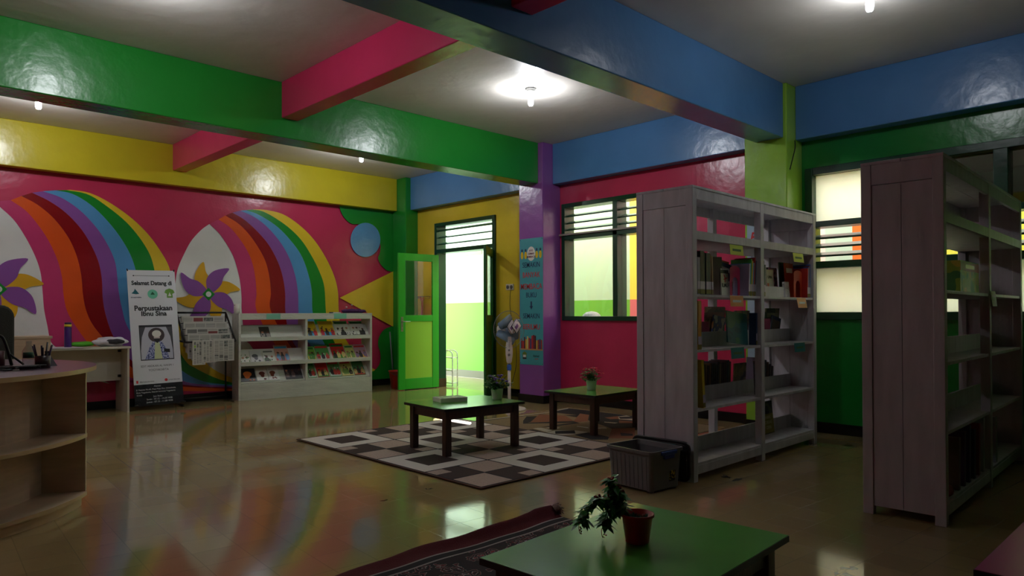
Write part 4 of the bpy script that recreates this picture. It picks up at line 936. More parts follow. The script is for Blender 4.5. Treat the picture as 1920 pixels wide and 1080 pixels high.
# ------------------------------------------------------------------ magazine shelf
MC, MR, MW, MD, MH = (4.847, 9.247), -.124, 1.918, .279, 1.158
r = root('magazine_shelf', (*MC, 0), MR); tag(r, 'low white magazine shelf with three sloped tiers against the mural', 'shelf')
hw = MW/2; yb = .17; yf = -MD/2
for sx, nm in ((-hw, 'side_panel'), (hw-.03, 'side_panel')): MB().box(sx, sx+.03, yf, yb, 0, MH).build(nm, WOODW2, r, bevel=.003)
MB().box(-.05, -.02, yf+.01, yb, .22, MH-.07).build('divider', WOODW2, r)
MB().box(-hw+.03, hw-.03, yf, yb, MH-.025, MH).box(-hw+.03, hw-.03, yf, yf+.025, MH-.085, MH-.025).build('top_board', WOODW2, r, bevel=.003)
MB().box(-hw+.03, hw-.03, yf, yf+.025, 0, .217).build('base_board', WOODW2, r, bevel=.003)
MB().box(-hw+.03, hw-.03, yf+.025, yb, .19, .205).build('bottom_shelf', WOODW2, r)
TIER = (.785, .455, .215)
for i, z in enumerate(TIER):
    if i < 2: MB().box(-hw+.03, hw-.03, yf, yf+.025, z, z+.055).build('front_lip', WOODW2, r, bevel=.003)
    MB().prism([(-hw+.03, yf+.025, z+.005), (-hw+.03, yf+.025, z+.02), (-hw+.03, yf+.19, z+.215), (-hw+.03, yf+.19, z+.20)], (MW-.06, 0, 0)).build('sloped_tier', WOODW2, r)
for xc in (-.50, .46): MB().box(xc-.095, xc+.095, yf-.003, yf-.0005, MH-.078, MH-.005).build('paper_tag', mat('mint_tag', (128, 196, 168), .6), r)
EM = Vector((math.cos(MR), math.sin(MR), 0)); EN = Vector((-EM.y, EM.x, 0))
def on_m(x, y, z): return Vector((*MC, 0))+EM*x+EN*y+Vector((0, 0, z))
lean = math.atan2(.165, .195)
def magazine(xr, w_, h_, tier, label, cov, lift=0, strip=None):
    z = TIER[tier]; x0 = xr-w_
    p = on_m(x0+w_/2, yf+.030+.004*lift, z+.034+.006*lift)
    c1, c2, c3, sc_, sd_ = cov; rnd = random.Random(sd_*13+int(sc_)+tier)
    o = MB().box(-w_/2, w_/2, -.004, 0, 0, h_).build('magazine', mat('cover_%d_%d_%d' % c1, c1, .35, vary=.06), None, p); o.rotation_euler = (-lean, 0, MR)
    tag(o, label, 'magazine', 'magazines on the white shelf')
    MB().box(-w_/2+.002, w_/2-.003, 0, .004, .002, h_-.002).build('pages', PAPER, o)
    # printed picture: ground, a few figures or one motif
    b = MB(); y = -.0043; W2 = w_/2-.006
    def disc_(x, z, r_, m, sq=1.0): b.prism([(x+r_*math.cos(k*PI/7), y, z+sq*r_*math.sin(k*PI/7)) for k in range(14)], (0, .0003, 0), m)
    if sc_ >= 15:
        b.prism([(-W2, y, .006), (W2, y, .006), (W2, y, h_*rnd.uniform(.2, .34)), (0, y, h_*rnd.uniform(.26, .42)), (-W2, y, h_*rnd.uniform(.2, .34))], (0, .0003, 0), 0); y -= .0003
        nf = 3 if w_ > .16 else 2
        for k in range(nf):
            x = -W2+.03+(2*W2-.06)*k/(nf-1)+rnd.uniform(-.01, .01); s_ = h_*rnd.uniform(.8, 1.05); m_ = (k+sd_) % 3
            b.prism([(x-.022, y, s_*.10), (x+.022, y, s_*.10), (x+.028, y, s_*.34), (x+.012, y, s_*.47), (x-.012, y, s_*.47), (x-.028, y, s_*.34)], (0, .0003, 0), 1 if m_ else 2); y -= .0002
            disc_(x, s_*.53, .017, 3 if m_ == 1 else 4); y -= .0002
        for k in range(5): disc_(rnd.uniform(-W2+.01, W2-.01), h_*rnd.uniform(.05, .7), rnd.uniform(.006, .012), rnd.choice((0, 2))); y -= .0001
    else:
        disc_(rnd.uniform(-.015, .015), h_*.56, w_*.27, 1, .8); y -= .0002
        disc_(rnd.uniform(-.02, .02), h_*.40, w_*.17, 0, 1.3); y -= .0002
        for k in range(3): disc_(rnd.uniform(-W2+.02, W2-.02), h_*rnd.uniform(.08, .25), rnd.uniform(.008, .016), k % 2)
    b.build('cover_picture', [mat('ink_%d_%d_%d' % c2, c2, .4), mat('ink_%d_%d_%d' % c3, c3, .4) if sc_ >= 15 else mat('ink_%d_%d_%d' % c2, c2, .4), mat('print_dark', (46, 44, 46), .4), mat('print_tan', (170, 120, 90), .4), mat('print_brown', (96, 64, 48), .4)], o)
    if strip: MB().box(-w_/2+.012, w_/2-.012, -.0048, -.004, h_*.80, h_*.92).build('title_band', strip, o)
T = 'tier'
def C3(a, b, c, s=20, d=0): return (a, b, c, s, d)
GOLD = mat('title_gold', (220, 180, 50), .5); GRN = mat('title_green', (30, 120, 50), .5); RDT = mat('title_red', (200, 40, 40), .5); WHT = mat('title_white', (226, 226, 220), .5); GRY = mat('title_grey', (110, 120, 110), .5)
magazine(-.52, .135, .20, 0, 'lone dark-covered booklet on the upper left '+T, C3((60, 56, 48), (28, 30, 28), (140, 130, 120), 30, 1))
yb1 = C3((226, 190, 40), (60, 150, 196), (190, 40, 50), 16, 3)
magazine(.150, .15, .29, 0, 'leftmost yellow and blue comic on the upper right '+T, yb1, 0, GOLD)
magazine(.41, .215, .29, 0, 'second yellow and blue comic, between its twin and a white one, upper right '+T, C3((226, 190, 40), (60, 150, 196), (190, 40, 50), 16, 5), 0, GOLD)
magazine(.645, .215, .295, 0, 'white comic with dark figures beside the yellow ones on the upper right '+T, C3((214, 214, 206), (50, 44, 46), (206, 206, 196), 15, 2), 0, GRN)
magazine(.885, .215, .295, 0, 'rightmost white comic with dark figures on the upper right '+T, C3((214, 214, 206), (50, 44, 46), (206, 206, 196), 15, 7), 0, GRN)
magazine(-.79, .13, .20, 1, 'white booklet with green drawing at the far left of the middle '+T, C3((214, 216, 206), (70, 130, 70), (220, 220, 210), 16, 1))
magazine(-.63, .15, .21, 1, 'white booklet with grey oval on the middle left '+T, C3((206, 206, 204), (90, 92, 96), (220, 220, 220), 13, 4))
magazine(-.46, .15, .215, 1, 'white booklet with leafy green picture on the middle left '+T, C3((214, 216, 206), (70, 110, 60), (200, 206, 190), 22, 6), 0, GRY)
magazine(-.25, .19, .29, 1, 'tall comic with blue title and red pattern on the middle left '+T, C3((196, 150, 130), (180, 50, 50), (90, 140, 180), 26, 2), 0, mat('title_blue', (60, 150, 190), .5))
gm = [((120, 170, 60), (220, 190, 60), (60, 130, 50)), ((90, 160, 90), (190, 210, 200), (180, 60, 50)), ((190, 40, 40), (60, 140, 60), (210, 190, 120)), ((190, 190, 110), (220, 200, 140), (120, 150, 80)), ((190, 150, 170), (220, 170, 60), (130, 110, 140)), ((70, 130, 80), (180, 60, 50), (200, 180, 120))]
def gmag(xr, w_, h_, t, lab, q, sd, st=RDT): magazine(xr, w_, h_, t, lab, C3(*gm[q], 20, sd), 0, st)
gmag(.125, .12, .25, 1, 'yellow-green magazine next to the divider on the middle right '+T, 0, 1, GRN)
gmag(.335, .20, .27, 1, 'green magazine with a red title second from the divider, middle right '+T, 1, 2)
gmag(.575, .20, .29, 1, 'red and green magazine in the centre of the middle right '+T, 2, 3, GRN)
gmag(.725, .14, .26, 1, 'pale yellow magazine right of the red one on the middle right '+T, 3, 4, GRN)
gmag(.915, .185, .26, 1, 'mauve and orange magazine at the right end of the middle '+T, 4, 5)
magazine(-.715, .205, .21, 2, 'dark booklet with an orange disc at the far left of the bottom '+T, C3((30, 30, 32), (210, 110, 50), (36, 36, 40), 9, 3))
magazine(-.555, .15, .21, 2, 'white booklet with a brown horse-like shape on the bottom left '+T, C3((216, 212, 206), (110, 50, 40), (220, 218, 214), 12, 1))
magazine(-.40, .145, .22, 2, 'white booklet with a small brown picture on the bottom left '+T, C3((218, 216, 212), (120, 60, 44), (222, 220, 216), 10, 6))
magazine(-.075, .24, .30, 2, 'large dark purple-grey magazine by the divider on the bottom '+T, C3((60, 52, 58), (34, 30, 36), (110, 90, 86), 22, 4))
gmag(.125, .12, .26, 2, 'green and sky-blue magazine next to the divider, bottom right '+T, 1, 6, GRN)
gmag(.315, .17, .26, 2, 'yellow magazine with red figures second from the divider, bottom right '+T, 2, 8)
gmag(.500, .175, .27, 2, 'light green magazine in the centre of the bottom right '+T, 1, 9)
gmag(.685, .175, .27, 2, 'olive and yellow magazine fourth from the divider, bottom right '+T, 3, 10)
gmag(.875, .175, .27, 2, 'dark green magazine with a red spot at the right end of the bottom '+T, 5, 11, GRN)
# things on top of the magazine shelf
def mtop(x, y=0): return on_m(x, y, MH)
r = root('paper_roll', mtop(-.915, .10)); tag(r, 'white cardboard tube standing on the left end of the magazine shelf', 'tube')
MB().lathe([(.04, 0), (.04, .13), (.030, .13), (.030, .02)], 20).build('tube', PAPER, r); MB().ball((-.036, -.014, .11), .006, 0, 6).build('black_dot', INK, r)
r = root('purple_scarf', mtop(.72, -.01), MR); tag(r, 'dark purple folded cloth on the right end of the magazine shelf', 'cloth')
b = MB(); b.ball((0, 0, .028), 1, 0, 14, (.20, .06, .034)); lump(b, (0, 0, .02), .16, 44, 4); b.build('cloth', mat('purple_cloth', (66, 24, 78), .9, bump=.9, bscale=26), r)
r = root('marker_pen', mtop(.42, -.02), MR); tag(r, 'white marker pen with a blue cap left of the purple cloth', 'pen')
MB().tube([(-.02, 0, .008), (.10, 0, .008)], .007, 8).build('barrel', WHITE, r); MB().tube([(-.075, 0, .008), (-.02, 0, .008)], .008, 8).build('cap', NAVY, r)
for k_, (x, h_, lab) in enumerate(((.66, .085, 'small clear bottle standing behind the purple cloth, left of its larger twin'), (.745, .115, 'larger clear plastic bottle standing behind the purple cloth'))):
    r = root('small_bottle', mtop(x, .10)); tag(r, lab, 'bottle', 'clear bottles on the magazine shelf')
    MB().lathe([(.001, 0), (.026, 0), (.028, .008), (.028, h_*.55), (.010, h_*.8), (.010, h_)], 16).build('body', CLEARP, r)
    MB().lathe([(.012, h_), (.012, h_+.012), (.001, h_+.013)], 12).build('cap', WHITE, r)

# ------------------------------------------------------------------ red bucket, mop, hook rail behind the open leaf
x, y = 6.30, 9.05
r = root('bucket', (x-.02, y, 0)); tag(r, 'red plastic bucket on the floor behind the green door leaf', 'bucket')
MB().lathe([(.001, 0), (.10, 0), (.135, .26), (.142, .262), (.142, .275), (.128, .275), (.096, .012), (.001, .012)], 28).build('pail', REDP, r)
MB().tube(spline([(-.138, 0, .262), (-.12, -.09, .22), (0, -.15, .20), (.12, -.09, .22), (.138, 0, .262)], 6), .004, 6).build('handle', METALB, r)
r = root('mop', (x+.11, y+.30, .0)); tag(r, 'grey mop stick standing behind the red bucket', 'mop')
MB().tube([(0, 0, .05), (.01, .12, .86)], .011, 8).build('stick', mat('grey_stick', (110, 116, 120), .4), r); MB().lathe([(.06, .0), (.05, .06), (.015, .09)], 12).build('mop_head', mat('mop_grey', (120, 118, 110), .9, bump=.8, bscale=40), r)
r = root('hook_rail', (XR, 9.08, 1.42)); tag(r, 'small wire hook rail with an orange handle, seen through the left door leaf glass', 'rail')
b = MB(); b.tube([(-.03, -.15, 0), (-.03, .15, 0)], .006, 6).tube([(-.03, -.15, -.025), (-.03, .15, -.025)], .005, 6)
for q in (-.15, 0, .15): b.tube([(0, q, 0), (-.03, q, 0), (-.03, q, -.03)], .005, 6)
b.build('wire_rail', METALB, r)
b = MB(); b.tube(spline([(-.045, .02, -.02), (-.045, .02, -.10), (-.045, .03, -.30)], 5), .016, 8); b.tube([(-.045, .065, -.01), (-.045, .055, -.05), (-.045, .02, -.08), (-.045, -.015, -.05), (-.045, -.025, -.01)], .013, 8); b.build('orange_handle', mat('orange_plastic', (206, 80, 40), .5), r)

# ------------------------------------------------------------------ corridor rack, grey bar and dome seen outside
r = root('wire_rack', (7.06, 8.66, 0)); tag(r, 'white wire rack standing in the corridor behind the door frame', 'rack')
for q in (0, .10):
    MB().tube(spline([(q, .02, 0), (q, .02, .46), (q, .05, .535), (q, .12, .56), (q, .22, .56), (q, .29, .535), (q, .32, .46), (q, .32, 0)], 5), .010, 8).build('hoop_frame', WHITE, r)
for z in (.04, .24, .44): MB().box(-.01, .11, .02, .32, z, z+.012).build('tray', WHITE, r)
o = MB().box(-.012, 0, -.24, .24, -.045, .045).build('grey_bar', mat('grey_plate', (150, 160, 140), .5), None, (XC-.001, 9.55, 2.24)); tag(o, 'narrow grey bar high on the corridor wall, seen through the open door', 'plate')  # thin grey bar lying flat on the corridor wall
b = MB(); b.lathe([(.001, 0), (.125, 0), (.13, .03), (.11, .075), (.07, .105), (.001, .118)], 24)
r = root('grey_dome', (7.15, 5.92, 1.054)); tag(r, 'grey domed object showing outside the lower edge of the window', 'helmet'); b.build('dome', mat('grey_dome', (150, 152, 150), .5, bump=.4, bscale=60), r)
o = MB().box(XR+.15, XR+.45, 5.6, W1+.05, 1.0, 1.054).build('trim_14', CW); struct(o, 'white ledge outside under the window beside the purple column', 'ledge')

# ------------------------------------------------------------------ double-sided bookshelves
def bookshelf(c, rz, w_, d, h, levels, label, tags, gapcol=GAP, WM=WOODW):
    r = root('bookshelf', (*c, 0), rz); tag(r, label, 'bookshelf', 'white double-sided bookshelves')
    hw, hd, p = w_/2, d/2, .055; foot = .05
    for x0 in (-hw, -p/2, hw-p):
        for y0 in (-hd, hd-p): MB().box(x0, x0+p, y0, y0+p, 0, h-.012).build('post', WM, r, bevel=.003)
    # planked side panels
    for sx in (-1, 1):
        xa = -hw+.006 if sx < 0 else hw-.026; pn = root('side_panel'); pn.parent = r
        n = 2; ya, yb_ = -hd+p, hd-p; dy = (yb_-ya)/n
        for q in range(n): MB().box(xa, xa+.02, ya+q*dy+.0015, ya+(q+1)*dy-.0015, foot, h-.13).build('plank', WM, pn)
        MB().box(xa+.003, xa+.017, ya, yb_, foot+.01, h-.14).build('plank_gap', gapcol, pn)
        MB().box(xa-.003 if sx < 0 else xa, xa+.02 if sx < 0 else xa+.023, ya, yb_, h-.128, h-.012).build('top_rail', WM, pn, bevel=.002)
    for y0 in (-hd, .002): MB().box(-hw, hw, y0, y0+hd-.002, h-.012, h+.006).build('top_plank', WM, r, bevel=.002)
    for y0 in (-hd+.004, hd-.024):
        for x0, x1 in ((-hw+p, -p/2), (p/2, hw-p)):
            MB().box(x0, x1, y0, y0+.02, h-.085, h-.012).build('top_apron', WM, r)
            MB().box(x0, x1, y0, y0+.02, foot, levels[-1]-.018).build('base_apron', WM, r)
    for i, z in enumerate(levels):
        for x0, x1 in ((-hw+.028, -.002), (.002, hw-.028)):
            MB().box(x0, x1, -hd+.008, hd-.008, z-.018, z).build('shelf_board', WM, r)
            if i == 0:
                for y0 in (-hd+.002, hd-.022): MB().box(x0, x1, y0, y0+.02, z-.018, z+.04).build('edge_rail', WM, r)
            elif i >= 2: MB().box(x0+.0, x1, -.008, .008, z, z+.11).build('book_stop', WM, r)
    tb = {}
    for x, z, w2, h2, M, cur in tags:
        o = MB().add([(x-w2/2, -hd-.004, z), (x+w2/2, -hd-.004, z), (x+w2/2, -hd-.006-cur, z-h2), (x-w2/2, -hd-.006-cur, z-h2)], [(0, 1, 2, 3)]).build('paper_tag', M, r)
        s_ = o.modifiers.new('t', 'SOLIDIFY'); s_.thickness = .001
        MB().box(x-w2*.32, x+w2*.32, -hd-.0075-cur*.5, -hd-.0065-cur*.5, z-h2*.62, z-h2*.40).build('tag_print', PAPER if M.name.startswith('tag_o') else mat('tag_ink', (70, 110, 70), .6), r)
    return r
LV1 = (1.668, 1.275, .895, .490, .125); LV2 = (1.655, 1.268, .876, .500, .125)
TY = mat('tag_yellow_green', (186, 206, 70), .5); TO = mat('tag_orange', (214, 136, 66), .5); TT = mat('tag_teal', (26, 120, 124), .5); TG = mat('tag_sage', (104, 122, 104), .6)
S1 = ((5.212, 2.83), .016, 2.053, .459, 2.01); S2 = ((5.457, 1.363), .035, 2.361, .418, 2.0)
bookshelf(*S1, LV1, 'white wooden bookshelf nearest the lime column, with the grey box at its end',
          [(-.43, 1.645, .20, .075, TY, .006), (.64, 1.645, .20, .075, TY, .008), (-.43, 1.272, .20, .078, TO, .004), (.70, 1.272, .18, .085, TO, .012), (-.42, .892, .20, .080, TT, .003), (.66, .892, .21, .075, TT, .003)])
bookshelf(*S2, LV2, 'tall white wooden bookshelf at the right, seen mostly from its plain end', [(.05, 1.285, .15, .10, TG, .008)], WM=mat('whitewashed_wood_mauve', (184, 176, 180), .55, bump=.12, bscale=24, vary=.14, vscale=5, stretch=(3, 3, .6)))

class Shelf:
    def __init__(s, S, L):
        (s.cx, s.cy), s.r, s.w, s.d, s.h = S; s.L = L
        s.e = Vector((math.cos(s.r), math.sin(s.r), 0)); s.n = Vector((-s.e.y, s.e.x, 0))
    def at(s, x, y, z): return Vector((s.cx, s.cy, 0))+s.e*x+s.n*y+Vector((0, 0, z))
    def px(s, px, y):      # where a measured sight line meets the plane at depth y
        d = ray(px, 560); o = Vector((s.cx, s.cy, 0))+s.n*y; t = o.dot(s.n)/d.dot(s.n); return (d*t-Vector((s.cx, s.cy, 0))).dot(s.e)
A1 = Shelf(S1, LV1); A2 = Shelf(S2, LV2)
STK = mat('library_sticker', (190, 176, 200), .35)
def book(S, lv, x, y, t, d, h, M, label, rz=0, tilt=0, back=0, group=None, sticker=True, band=None, z=0):
    """t = thickness along the shelf, d = depth, h = height; the spine looks at the viewer"""
    # keep the lowest corner on the board
    low = abs(math.sin(tilt))*t/2 + max(0, 0)
    p = S.at(x, y, S.L[lv]+.001+low+z)
    o = MB().box(-t/2, t/2, -d/2, -d/2+.003, 0, h).box(-t/2, -t/2+.002, -d/2+.003, d/2, 0, h).box(t/2-.002, t/2, -d/2+.003, d/2, 0, h).build('book', M, None, p)
    o.rotation_euler = (back, tilt, S.r+rz); tag(o, label, 'book', group)
    MB().box(-t/2+.002, t/2-.002, -d/2+.003, d/2-.003, .002, h-.003).build('pages', PAPER, o)
    if sticker:
        MB().box(-t/2-.0003, t/2+.0003, -d/2-.0006, -d/2, .035, .09).build('spine_sticker', STK, o)
        MB().box(-t/2-.0003, t/2+.0003, -d/2-.0006, -d/2, .004, .034).build('colour_code', band or mat('code_olive', (120, 110, 40), .5), o)
    return o
def facing(S, lv, x, y, w_, h, M, label, rz=0, roll=0, back=-.12, group=None, t=.012, title=None, z=0):
    p = S.at(x, y, S.L[lv]+.001+abs(math.sin(roll))*w_/2+z)
    o = MB().box(-w_/2, w_/2, -t/2, -t/2+.002, 0, h).box(-w_/2, w_/2, t/2-.002, t/2, 0, h).box(-w_/2, -w_/2+.002, -t/2+.002, t/2-.002, 0, h).build('book', M, None, p)
    o.rotation_euler = (back, roll, S.r+rz); tag(o, label, 'book', group)
    MB().box(-w_/2+.002, w_/2-.003, -t/2+.002, t/2-.002, .002, h-.002).build('pages', PAPER, o)
    if title: MB().box(-w_/2+.02, w_/2-.02, -t/2-.0006, -t/2, h*.72, h*.86).build('title_band', title, o)
    return o
def bookend(S, lv, x, y, M, label, w_=.155, h=.225):
    r = root('bookend', S.at(x, y, S.L[lv]+.001), S.r); tag(r, label, 'bookend', 'arched metal bookends')
    b = MB(); n = 14; iw, ih = w_*.27, h*.62
    outer = [(-w_/2, 0)]+[(w_/2*math.cos(PI-PI*i/n)*(1 if True else 1), h-w_*.16+w_*.16*math.sin(PI*i/n)) for i in range(n+1)]+[(w_/2, 0)]
    inner = [(-iw, 0)]+[(iw*math.cos(PI-PI*i/n), ih-iw+iw*math.sin(PI*i/n)) for i in range(n+1)]+[(iw, 0)]
    k = len(outer); vs = [(x_, 0, z_) for x_, z_ in outer]+[(x_, 0, z_) for x_, z_ in inner]+[(x_, .002, z_) for x_, z_ in outer]+[(x_, .002, z_) for x_, z_ in inner]
    fs = []
    for i in range(k-1):
        fs += [(i, i+1, k+i+1, k+i), (2*k+i, 3*k+i, 3*k+i+1, 2*k+i+1), (i, 2*k+i, 2*k+i+1, i+1), (k+i, k+i+1, 3*k+i+1, 3*k+i)]
    b.add(vs, fs); b.build('arched_plate', M, r); MB().box(-w_/2, w_/2, .002, .04, 0, .0015).build('foot_plate', M, r)
    return r
def bm(n, c, rough=.4): return mat('book_'+n, c, rough, vary=.06, vscale=20)
G2 = 'books on the upper shelf, left bay'; f1 = -.125
# upper book shelf, left bay
book(A1, 1, -.925, f1-.005, .035, .17, .255, bm('lilac', (150, 146, 170)), 'pale lilac book at the far left of the upper book shelf', group=G2)
book(A1, 1, -.880, f1, .048, .18, .300, bm('black', (22, 22, 26)), 'thick black book second from the left on the upper book shelf', group=G2)
book(A1, 1, -.842, f1, .018, .17, .295, bm('charcoal', (40, 44, 46)), 'slim charcoal book between the black and the dark teal book', group=G2)
book(A1, 1, -.800, f1, .052, .18, .290, bm('dark_teal', (26, 48, 52)), 'thick dark teal book right of the black ones', group=G2)
book(A1, 1, -.758, f1, .020, .17, .285, bm('maroon', (74, 28, 30)), 'slim maroon book left of the dusty mauve cover', group=G2)
book(A1, 1, -.73, f1, .018, .17, .275, bm('brick', (112, 62, 50)), 'slim brick red book touching the dusty mauve cover', group=G2, tilt=-.02)
facing(A1, 1, -.545, -.10, .19, .285, bm('mauve_grey', (120, 96, 98)), 'book with a plain dusty mauve cover turned half to the front', rz=-.25, back=0, t=.018, group=G2)
book(A1, 1, -.80, .12, .11, .17, .345, bm('navy', (24, 36, 78)), 'tall navy blue box file behind the black books', sticker=False, group=None)
book(A1, 1, -.70, .12, .055, .16, .29, bm('cream', (206, 196, 150)), 'cream book standing behind beside the navy box file', sticker=False, group=None)
o = facing(A1, 1, -.42, -.135, .11, .20, mat('book_white', (204, 204, 196), .4), 'white book with a small red airplane on its cover', back=-.05, group=G2)
MB().prism([(x_, -.0066, z_) for x_, z_ in ((-.03, .118), (.0, .128), (-.012, .158), (-.002, .158), (.016, .132), (.036, .136), (.038, .128), (.016, .122), (.006, .098), (-.003, .098), (-.001, .119))], (0, .0005, 0)).build('airplane_print', RED, o)
text('lettering', 'ILMU', .04, INK, o, (0, -.0066, .075), (PI/2, 0, 0), bold=.001)
MB().box(-.06, .06, -.0066, -.006, .165, .192).build('dark_band', mat('slate', (60, 70, 66), .5), o)
bookend(A1, 1, -.30, -.155, mat('magenta_metal', (176, 24, 84), .6), 'magenta arched bookend on the upper shelf, left bay')
MB_ = facing(A1, 1, -.29, -.10, .09, .11, FOIL, 'book wrapped in crinkled silver film, seen through the magenta bookend', back=0, t=.02)
o = facing(A1, 1, -.34, -.045, .24, .265, bm('orange', (214, 84, 30)), 'large orange book leaning behind the magenta bookend', roll=.10, back=0, group=G2)
facing(A1, 1, -.315, -.072, .20, .235, bm('indigo', (40, 48, 96)), 'indigo book with white lettering in front of the orange one', roll=.16, back=0, group=G2, title=WHT)
book(A1, 1, -.178, -.12, .012, .17, .245, bm('pale_violet', (176, 168, 200)), 'pale violet book next to the magenta bookend', tilt=.07, group=G2)
for q, (c, nm, h_) in enumerate((((56, 130, 190), 'bright blue book', .265), ((60, 150, 60), 'green book', .30), ((206, 176, 50), 'yellow book', .285), ((110, 160, 200), 'light blue book', .27), ((170, 36, 40), 'red book', .315), ((44, 84, 110), 'steel blue book', .29))):
    book(A1, 1, -.158+q*.0185, -.115, .014, .17, h_*.95, bm('lean%d' % q, c), nm+' in the leaning row right of the magenta bookend', tilt=.08, group=G2)
# upper book shelf, right bay
G3 = 'books on the upper shelf, right bay'
for q, (c, nm) in enumerate((((36, 50, 64), 'dark slate book'), ((60, 80, 84), 'grey-teal book'))): book(A1, 1, .065+q*.024, -.12, .02, .17, .28-.03*q, bm('slate%d' % q, c), nm+' at the left end of the right bay, upper shelf', tilt=.03, group=G3)
o = facing(A1, 1, .50, -.06, .13, .235, mat('book_card_white', (206, 196, 190), .4), 'white book lettered LIMA on the upper shelf, right bay', back=-.06, group=G3)
text('lettering', 'LIMA', .036, INK, o, (-.005, -.0068, .17), (PI/2, 0, 0)); MB().box(-.06, -.025, -.0068, -.006, .03, .12).build('orange_print', mat('orange_print', (220, 90, 50), .5), o)
facing(A1, 1, .70, .0, .14, .26, cover((190, 90, 120), (80, 50, 60), (200, 160, 160), 22, 3), 'pink flowered book right of the white LIMA book', back=-.06, group=G3)
facing(A1, 1, .48, .03, .17, .27, bm('umber', (70, 52, 44)), 'dark umber book standing behind the white LIMA book', back=-.05, group=G3)
facing(A1, 1, .80, .06, .18, .27, bm('soot', (46, 46, 48)), 'sooty grey book in the middle of the right bay, upper shelf', back=-.05, group=G3)
r = MB().box(-.17, .17, -.004, .004, 0, .085).build('divider_card', WOODW, None, A1.at(.36, -.155, 1.276), A1.r); tag(r, 'low whitewashed strip in front of the LIMA book', 'strip')
facing(A1, 1, .665, -.125, .09, .135, FOIL, 'silver film-wrapped booklet left of the orange bookend', back=-.08, t=.02)
bookend(A1, 1, .80, -.165, mat('orange_metal', (206, 62, 22), .6), 'orange arched bookend on the upper shelf, right bay', .165, .235)
facing(A1, 1, .80, -.095, .16, .30, bm('red_orange', (206, 70, 34)), 'large red-orange book behind the orange bookend', back=-.05, group=G3, title=WHT)
facing(A1, 1, .84, -.04, .22, .31, bm('forest', (44, 84, 40)), 'forest green book at the back behind the orange bookend', back=-.04, group=G3)
for q, (c, nm) in enumerate((((190, 50, 44), 'red book'), ((60, 90, 170), 'blue book'), ((110, 60, 60), 'plum book'), ((50, 110, 190), 'azure book'))): book(A1, 1, .895+q*.0165, -.135, .014, .15, .255+.012*q, bm('end%d' % q, c), nm+' leaning at the right end of the upper book shelf', tilt=.03, group=G3)
# third shelf
G4 = 'books on the third shelf'
book(A1, 2, -.925, -.14, .040, .16, .335, bm('amber', (206, 140, 30)), 'tall amber yellow book at the left post of the third shelf', group=G4)
book(A1, 2, -.893, -.13, .016, .16, .32, bm('olive_green', (120, 140, 50)), 'slim olive book beside the tall amber one', group=G4)
facing(A1, 2, -.20, .09, .30, .30, cover((104, 60, 58), (70, 44, 44), (160, 120, 90), 10, 3), 'large dark red-brown book at the back of the third shelf', back=.08, group=G4, title=mat('title_maroon', (110, 40, 44), .5))
facing(A1, 2, -.22, .045, .19, .215, cover((56, 70, 124), (150, 154, 160), (180, 130, 84), 12, 5), 'navy and tan book leaning in front of the red-brown one', roll=.12, back=.06, group=G4)
facing(A1, 2, -.43, .03, .12, .185, bm('rose', (186, 60, 110)), 'rose pink book just behind the stop on the third shelf', back=.03, group=G4)
facing(A1, 2, .30, .12, .26, .27, cover((96, 70, 80), (140, 90, 70), (110, 120, 96), 14, 6), 'dim brown book behind the big teal magazine', back=.08, group=G4)
facing(A1, 2, -.245, -.145, .32, .24, cover((34, 96, 100), (56, 116, 80), (30, 80, 88), 7, 4), 'big teal magazine leaning across the front of the third shelf', roll=.10, back=-.10, group=G4)
book(A1, 2, -.045, -.17, .020, .06, .25, bm('dusk_blue', (44, 66, 106)), 'dusk blue book between the teal magazine and the middle post', tilt=.02, group=G4)
facing(A1, 2, .80, .085, .26, .29, cover((56, 84, 50), (36, 60, 40), (130, 140, 90), 10, 7), 'moss green book at the back of the third shelf, right bay', back=.07, group=G4, title=mat('title_pale', (150, 160, 120), .5))
facing(A1, 2, .60, .035, .14, .20, bm('pink_arch', (190, 56, 116)), 'bright pink book behind the stop on the third shelf, right bay', back=.03, group=G4)
o = facing(A1, 2, .78, .05, .18, .20, bm('frame_blue', (30, 70, 100)), 'book with a blue framed picture on the third shelf, right bay', roll=.2, back=.05, group=G4); MB().box(-.07, .07, -.0066, -.006, .03, .17).build('picture', mat('dim_picture', (120, 110, 96), .5), o)
# fourth shelf
G5 = 'books on the fourth shelf'
book(A1, 3, -.868, -.14, .030, .16, .33, bm('canary', (214, 180, 40)), 'canary yellow book leaning at the left of the fourth shelf', tilt=-.07, group=G5)
book(A1, 3, -.835, -.13, .014, .15, .31, bm('hot_pink', (170, 70, 110)), 'slim hot pink book beside the canary yellow one', tilt=-.07, group=G5)
book(A1, 3, -.950, -.12, .022, .15, .35, bm('midnight', (40, 40, 76)), 'midnight blue book tucked behind the canary yellow one', group=G5, tilt=0)
rnd = random.Random(21)
for q in range(17):
    x_ = -.55+q*.031; c = rnd.choice(((110, 80, 60), (140, 106, 80), (96, 72, 70), (150, 134, 108), (84, 84, 90)))
    book(A1, 3, x_, .10, .020, .15, .25+.03*rnd.random(), bm('brown_%d' % rnd.randrange(4), c), 'slim brown-toned book in the tight row behind the fourth shelf stop, left bay', tilt=.06, group='row of slim brown books', sticker=False)
facing(A1, 3, .22, .09, .20, .24, cover((120, 104, 74), (70, 60, 58), (150, 126, 84), 10, 3), 'dim ochre book right of the slim brown row, past the middle post', back=.06, group=G5)
facing(A1, 3, .10, -.13, .09, .27, bm('ink_blue', (30, 34, 50)), 'inky blue book right of the middle post on the fourth shelf', back=-.04, rz=.8, group=G5)
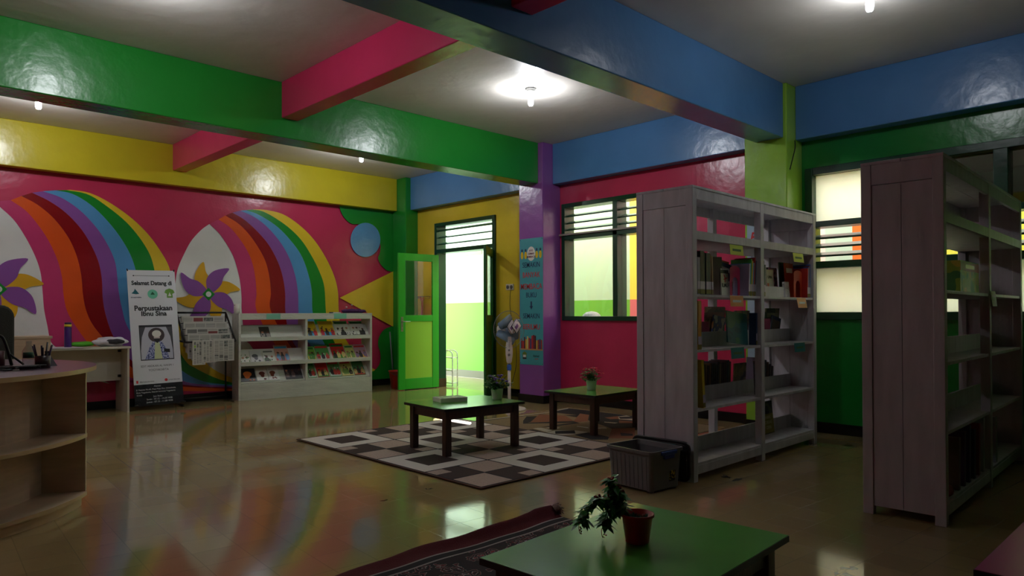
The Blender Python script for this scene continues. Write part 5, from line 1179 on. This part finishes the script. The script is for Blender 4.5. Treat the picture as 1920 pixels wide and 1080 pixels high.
for q in range(5): book(A1, 3, .52+q*.045, .10, .026, .15, .27-.02*q, bm('dim_%d' % q, ((90, 80, 100), (76, 86, 100), (130, 104, 86), (90, 80, 80), (110, 104, 110))[q]), 'dim book in the short row behind the fourth shelf stop, right bay', tilt=.08, group='short row of dim books', sticker=False)
# bottom shelf
o = facing(A1, 4, .50, -.035, .20, .27, cover((54, 60, 52), (30, 34, 34), (90, 90, 60), 14, 5), 'black and yellow book standing alone on the bottom shelf, right bay', back=-.10)
MB().box(-.098, .098, -.0068, -.006, .005, .165).build('yellow_field', mat('dull_yellow', (160, 150, 60), .5), o)
for q, s_ in enumerate(('ANAK', 'CERDAS', 'CERIA')): text('lettering', s_, .036, mat('cream_print', (206, 200, 150), .5), o, (0, -.0072, .135-.042*q), (PI/2, 0, 0), bold=.001)

# right bookshelf
G6 = 'books on the right bookshelf'
r = root('game_box', A2.at(-.36, -.115, LV2[1]+.001), A2.r); tag(r, 'green and yellow box with a red top band on the right bookshelf', 'box')
MB().box(-.25, .25, -.05, .05, 0, .19).build('carton', cover((150, 170, 50), (70, 130, 60), (200, 180, 60), 9, 2), r); MB().box(-.25, .25, -.0515, -.05, .13, .185).build('red_band', mat('red_band', (190, 60, 30), .5), r); MB().box(-.12, .12, -.052, -.0515, .145, .17).build('yellow_print', YEL, r)
o = facing(A2, 2, -.93, -.14, .20, .30, bm('terracotta', (150, 66, 44)), 'terracotta folder slumped at the near end of the right bookshelf, third shelf', roll=-.20, back=-.05, group=G6)
for q in range(5): book(A2, 2, -.45+q*.05, .09, .03, .15, .27-.01*q, bm('dusk_%d' % q, ((34, 42, 52), (60, 56, 62), (40, 50, 56), (30, 34, 40), (70, 66, 70))[q]), 'dark book in the row behind the third shelf stop of the right bookshelf', tilt=.06, group='row of dark books on the right shelf', sticker=False)
facing(A2, 3, -.98, -.13, .16, .30, bm('plum_red', (120, 40, 50)), 'plum red book at the near end of the fourth shelf, right bookshelf', roll=-.08, back=-.05, group=G6)
facing(A2, 3, -.45, .06, .30, .26, cover((60, 66, 70), (36, 40, 44), (90, 90, 90), 7, 4), 'large dim grey picture book on the fourth shelf, right bookshelf', back=.05, group=G6)
for q, (c, nm) in enumerate((((110, 84, 60), 'tan book'), ((90, 60, 90), 'mauve book'), ((70, 60, 100), 'violet book'), ((60, 60, 64), 'grey book'), ((140, 70, 50), 'rust book'), ((170, 170, 176), 'whitish book'))): book(A2, 4, -.80+q*.13, -.112, .04, .16, .30+.02*(q % 3), bm('low%d' % q, c), nm+' on the bottom board of the right bookshelf', tilt=.05, group=G6, sticker=False)
book(A2, 4, .25, -.112, .05, .16, .31, bm('pale', (150, 150, 156)), 'pale grey book on the bottom board beyond the middle post, right bookshelf', group=G6, sticker=False)
o = MB().ball((0, 0, .022), 1, 0, 10, (.13, .03, .022)).build('red_toy', mat('dull_red_cloth', (150, 40, 30), .7), None, A2.at(-.95, -.165, LV2[4]+.001), A2.r+.2); tag(o, 'dull red roll of cloth lying at the front of the bottom board, right bookshelf', 'roll')
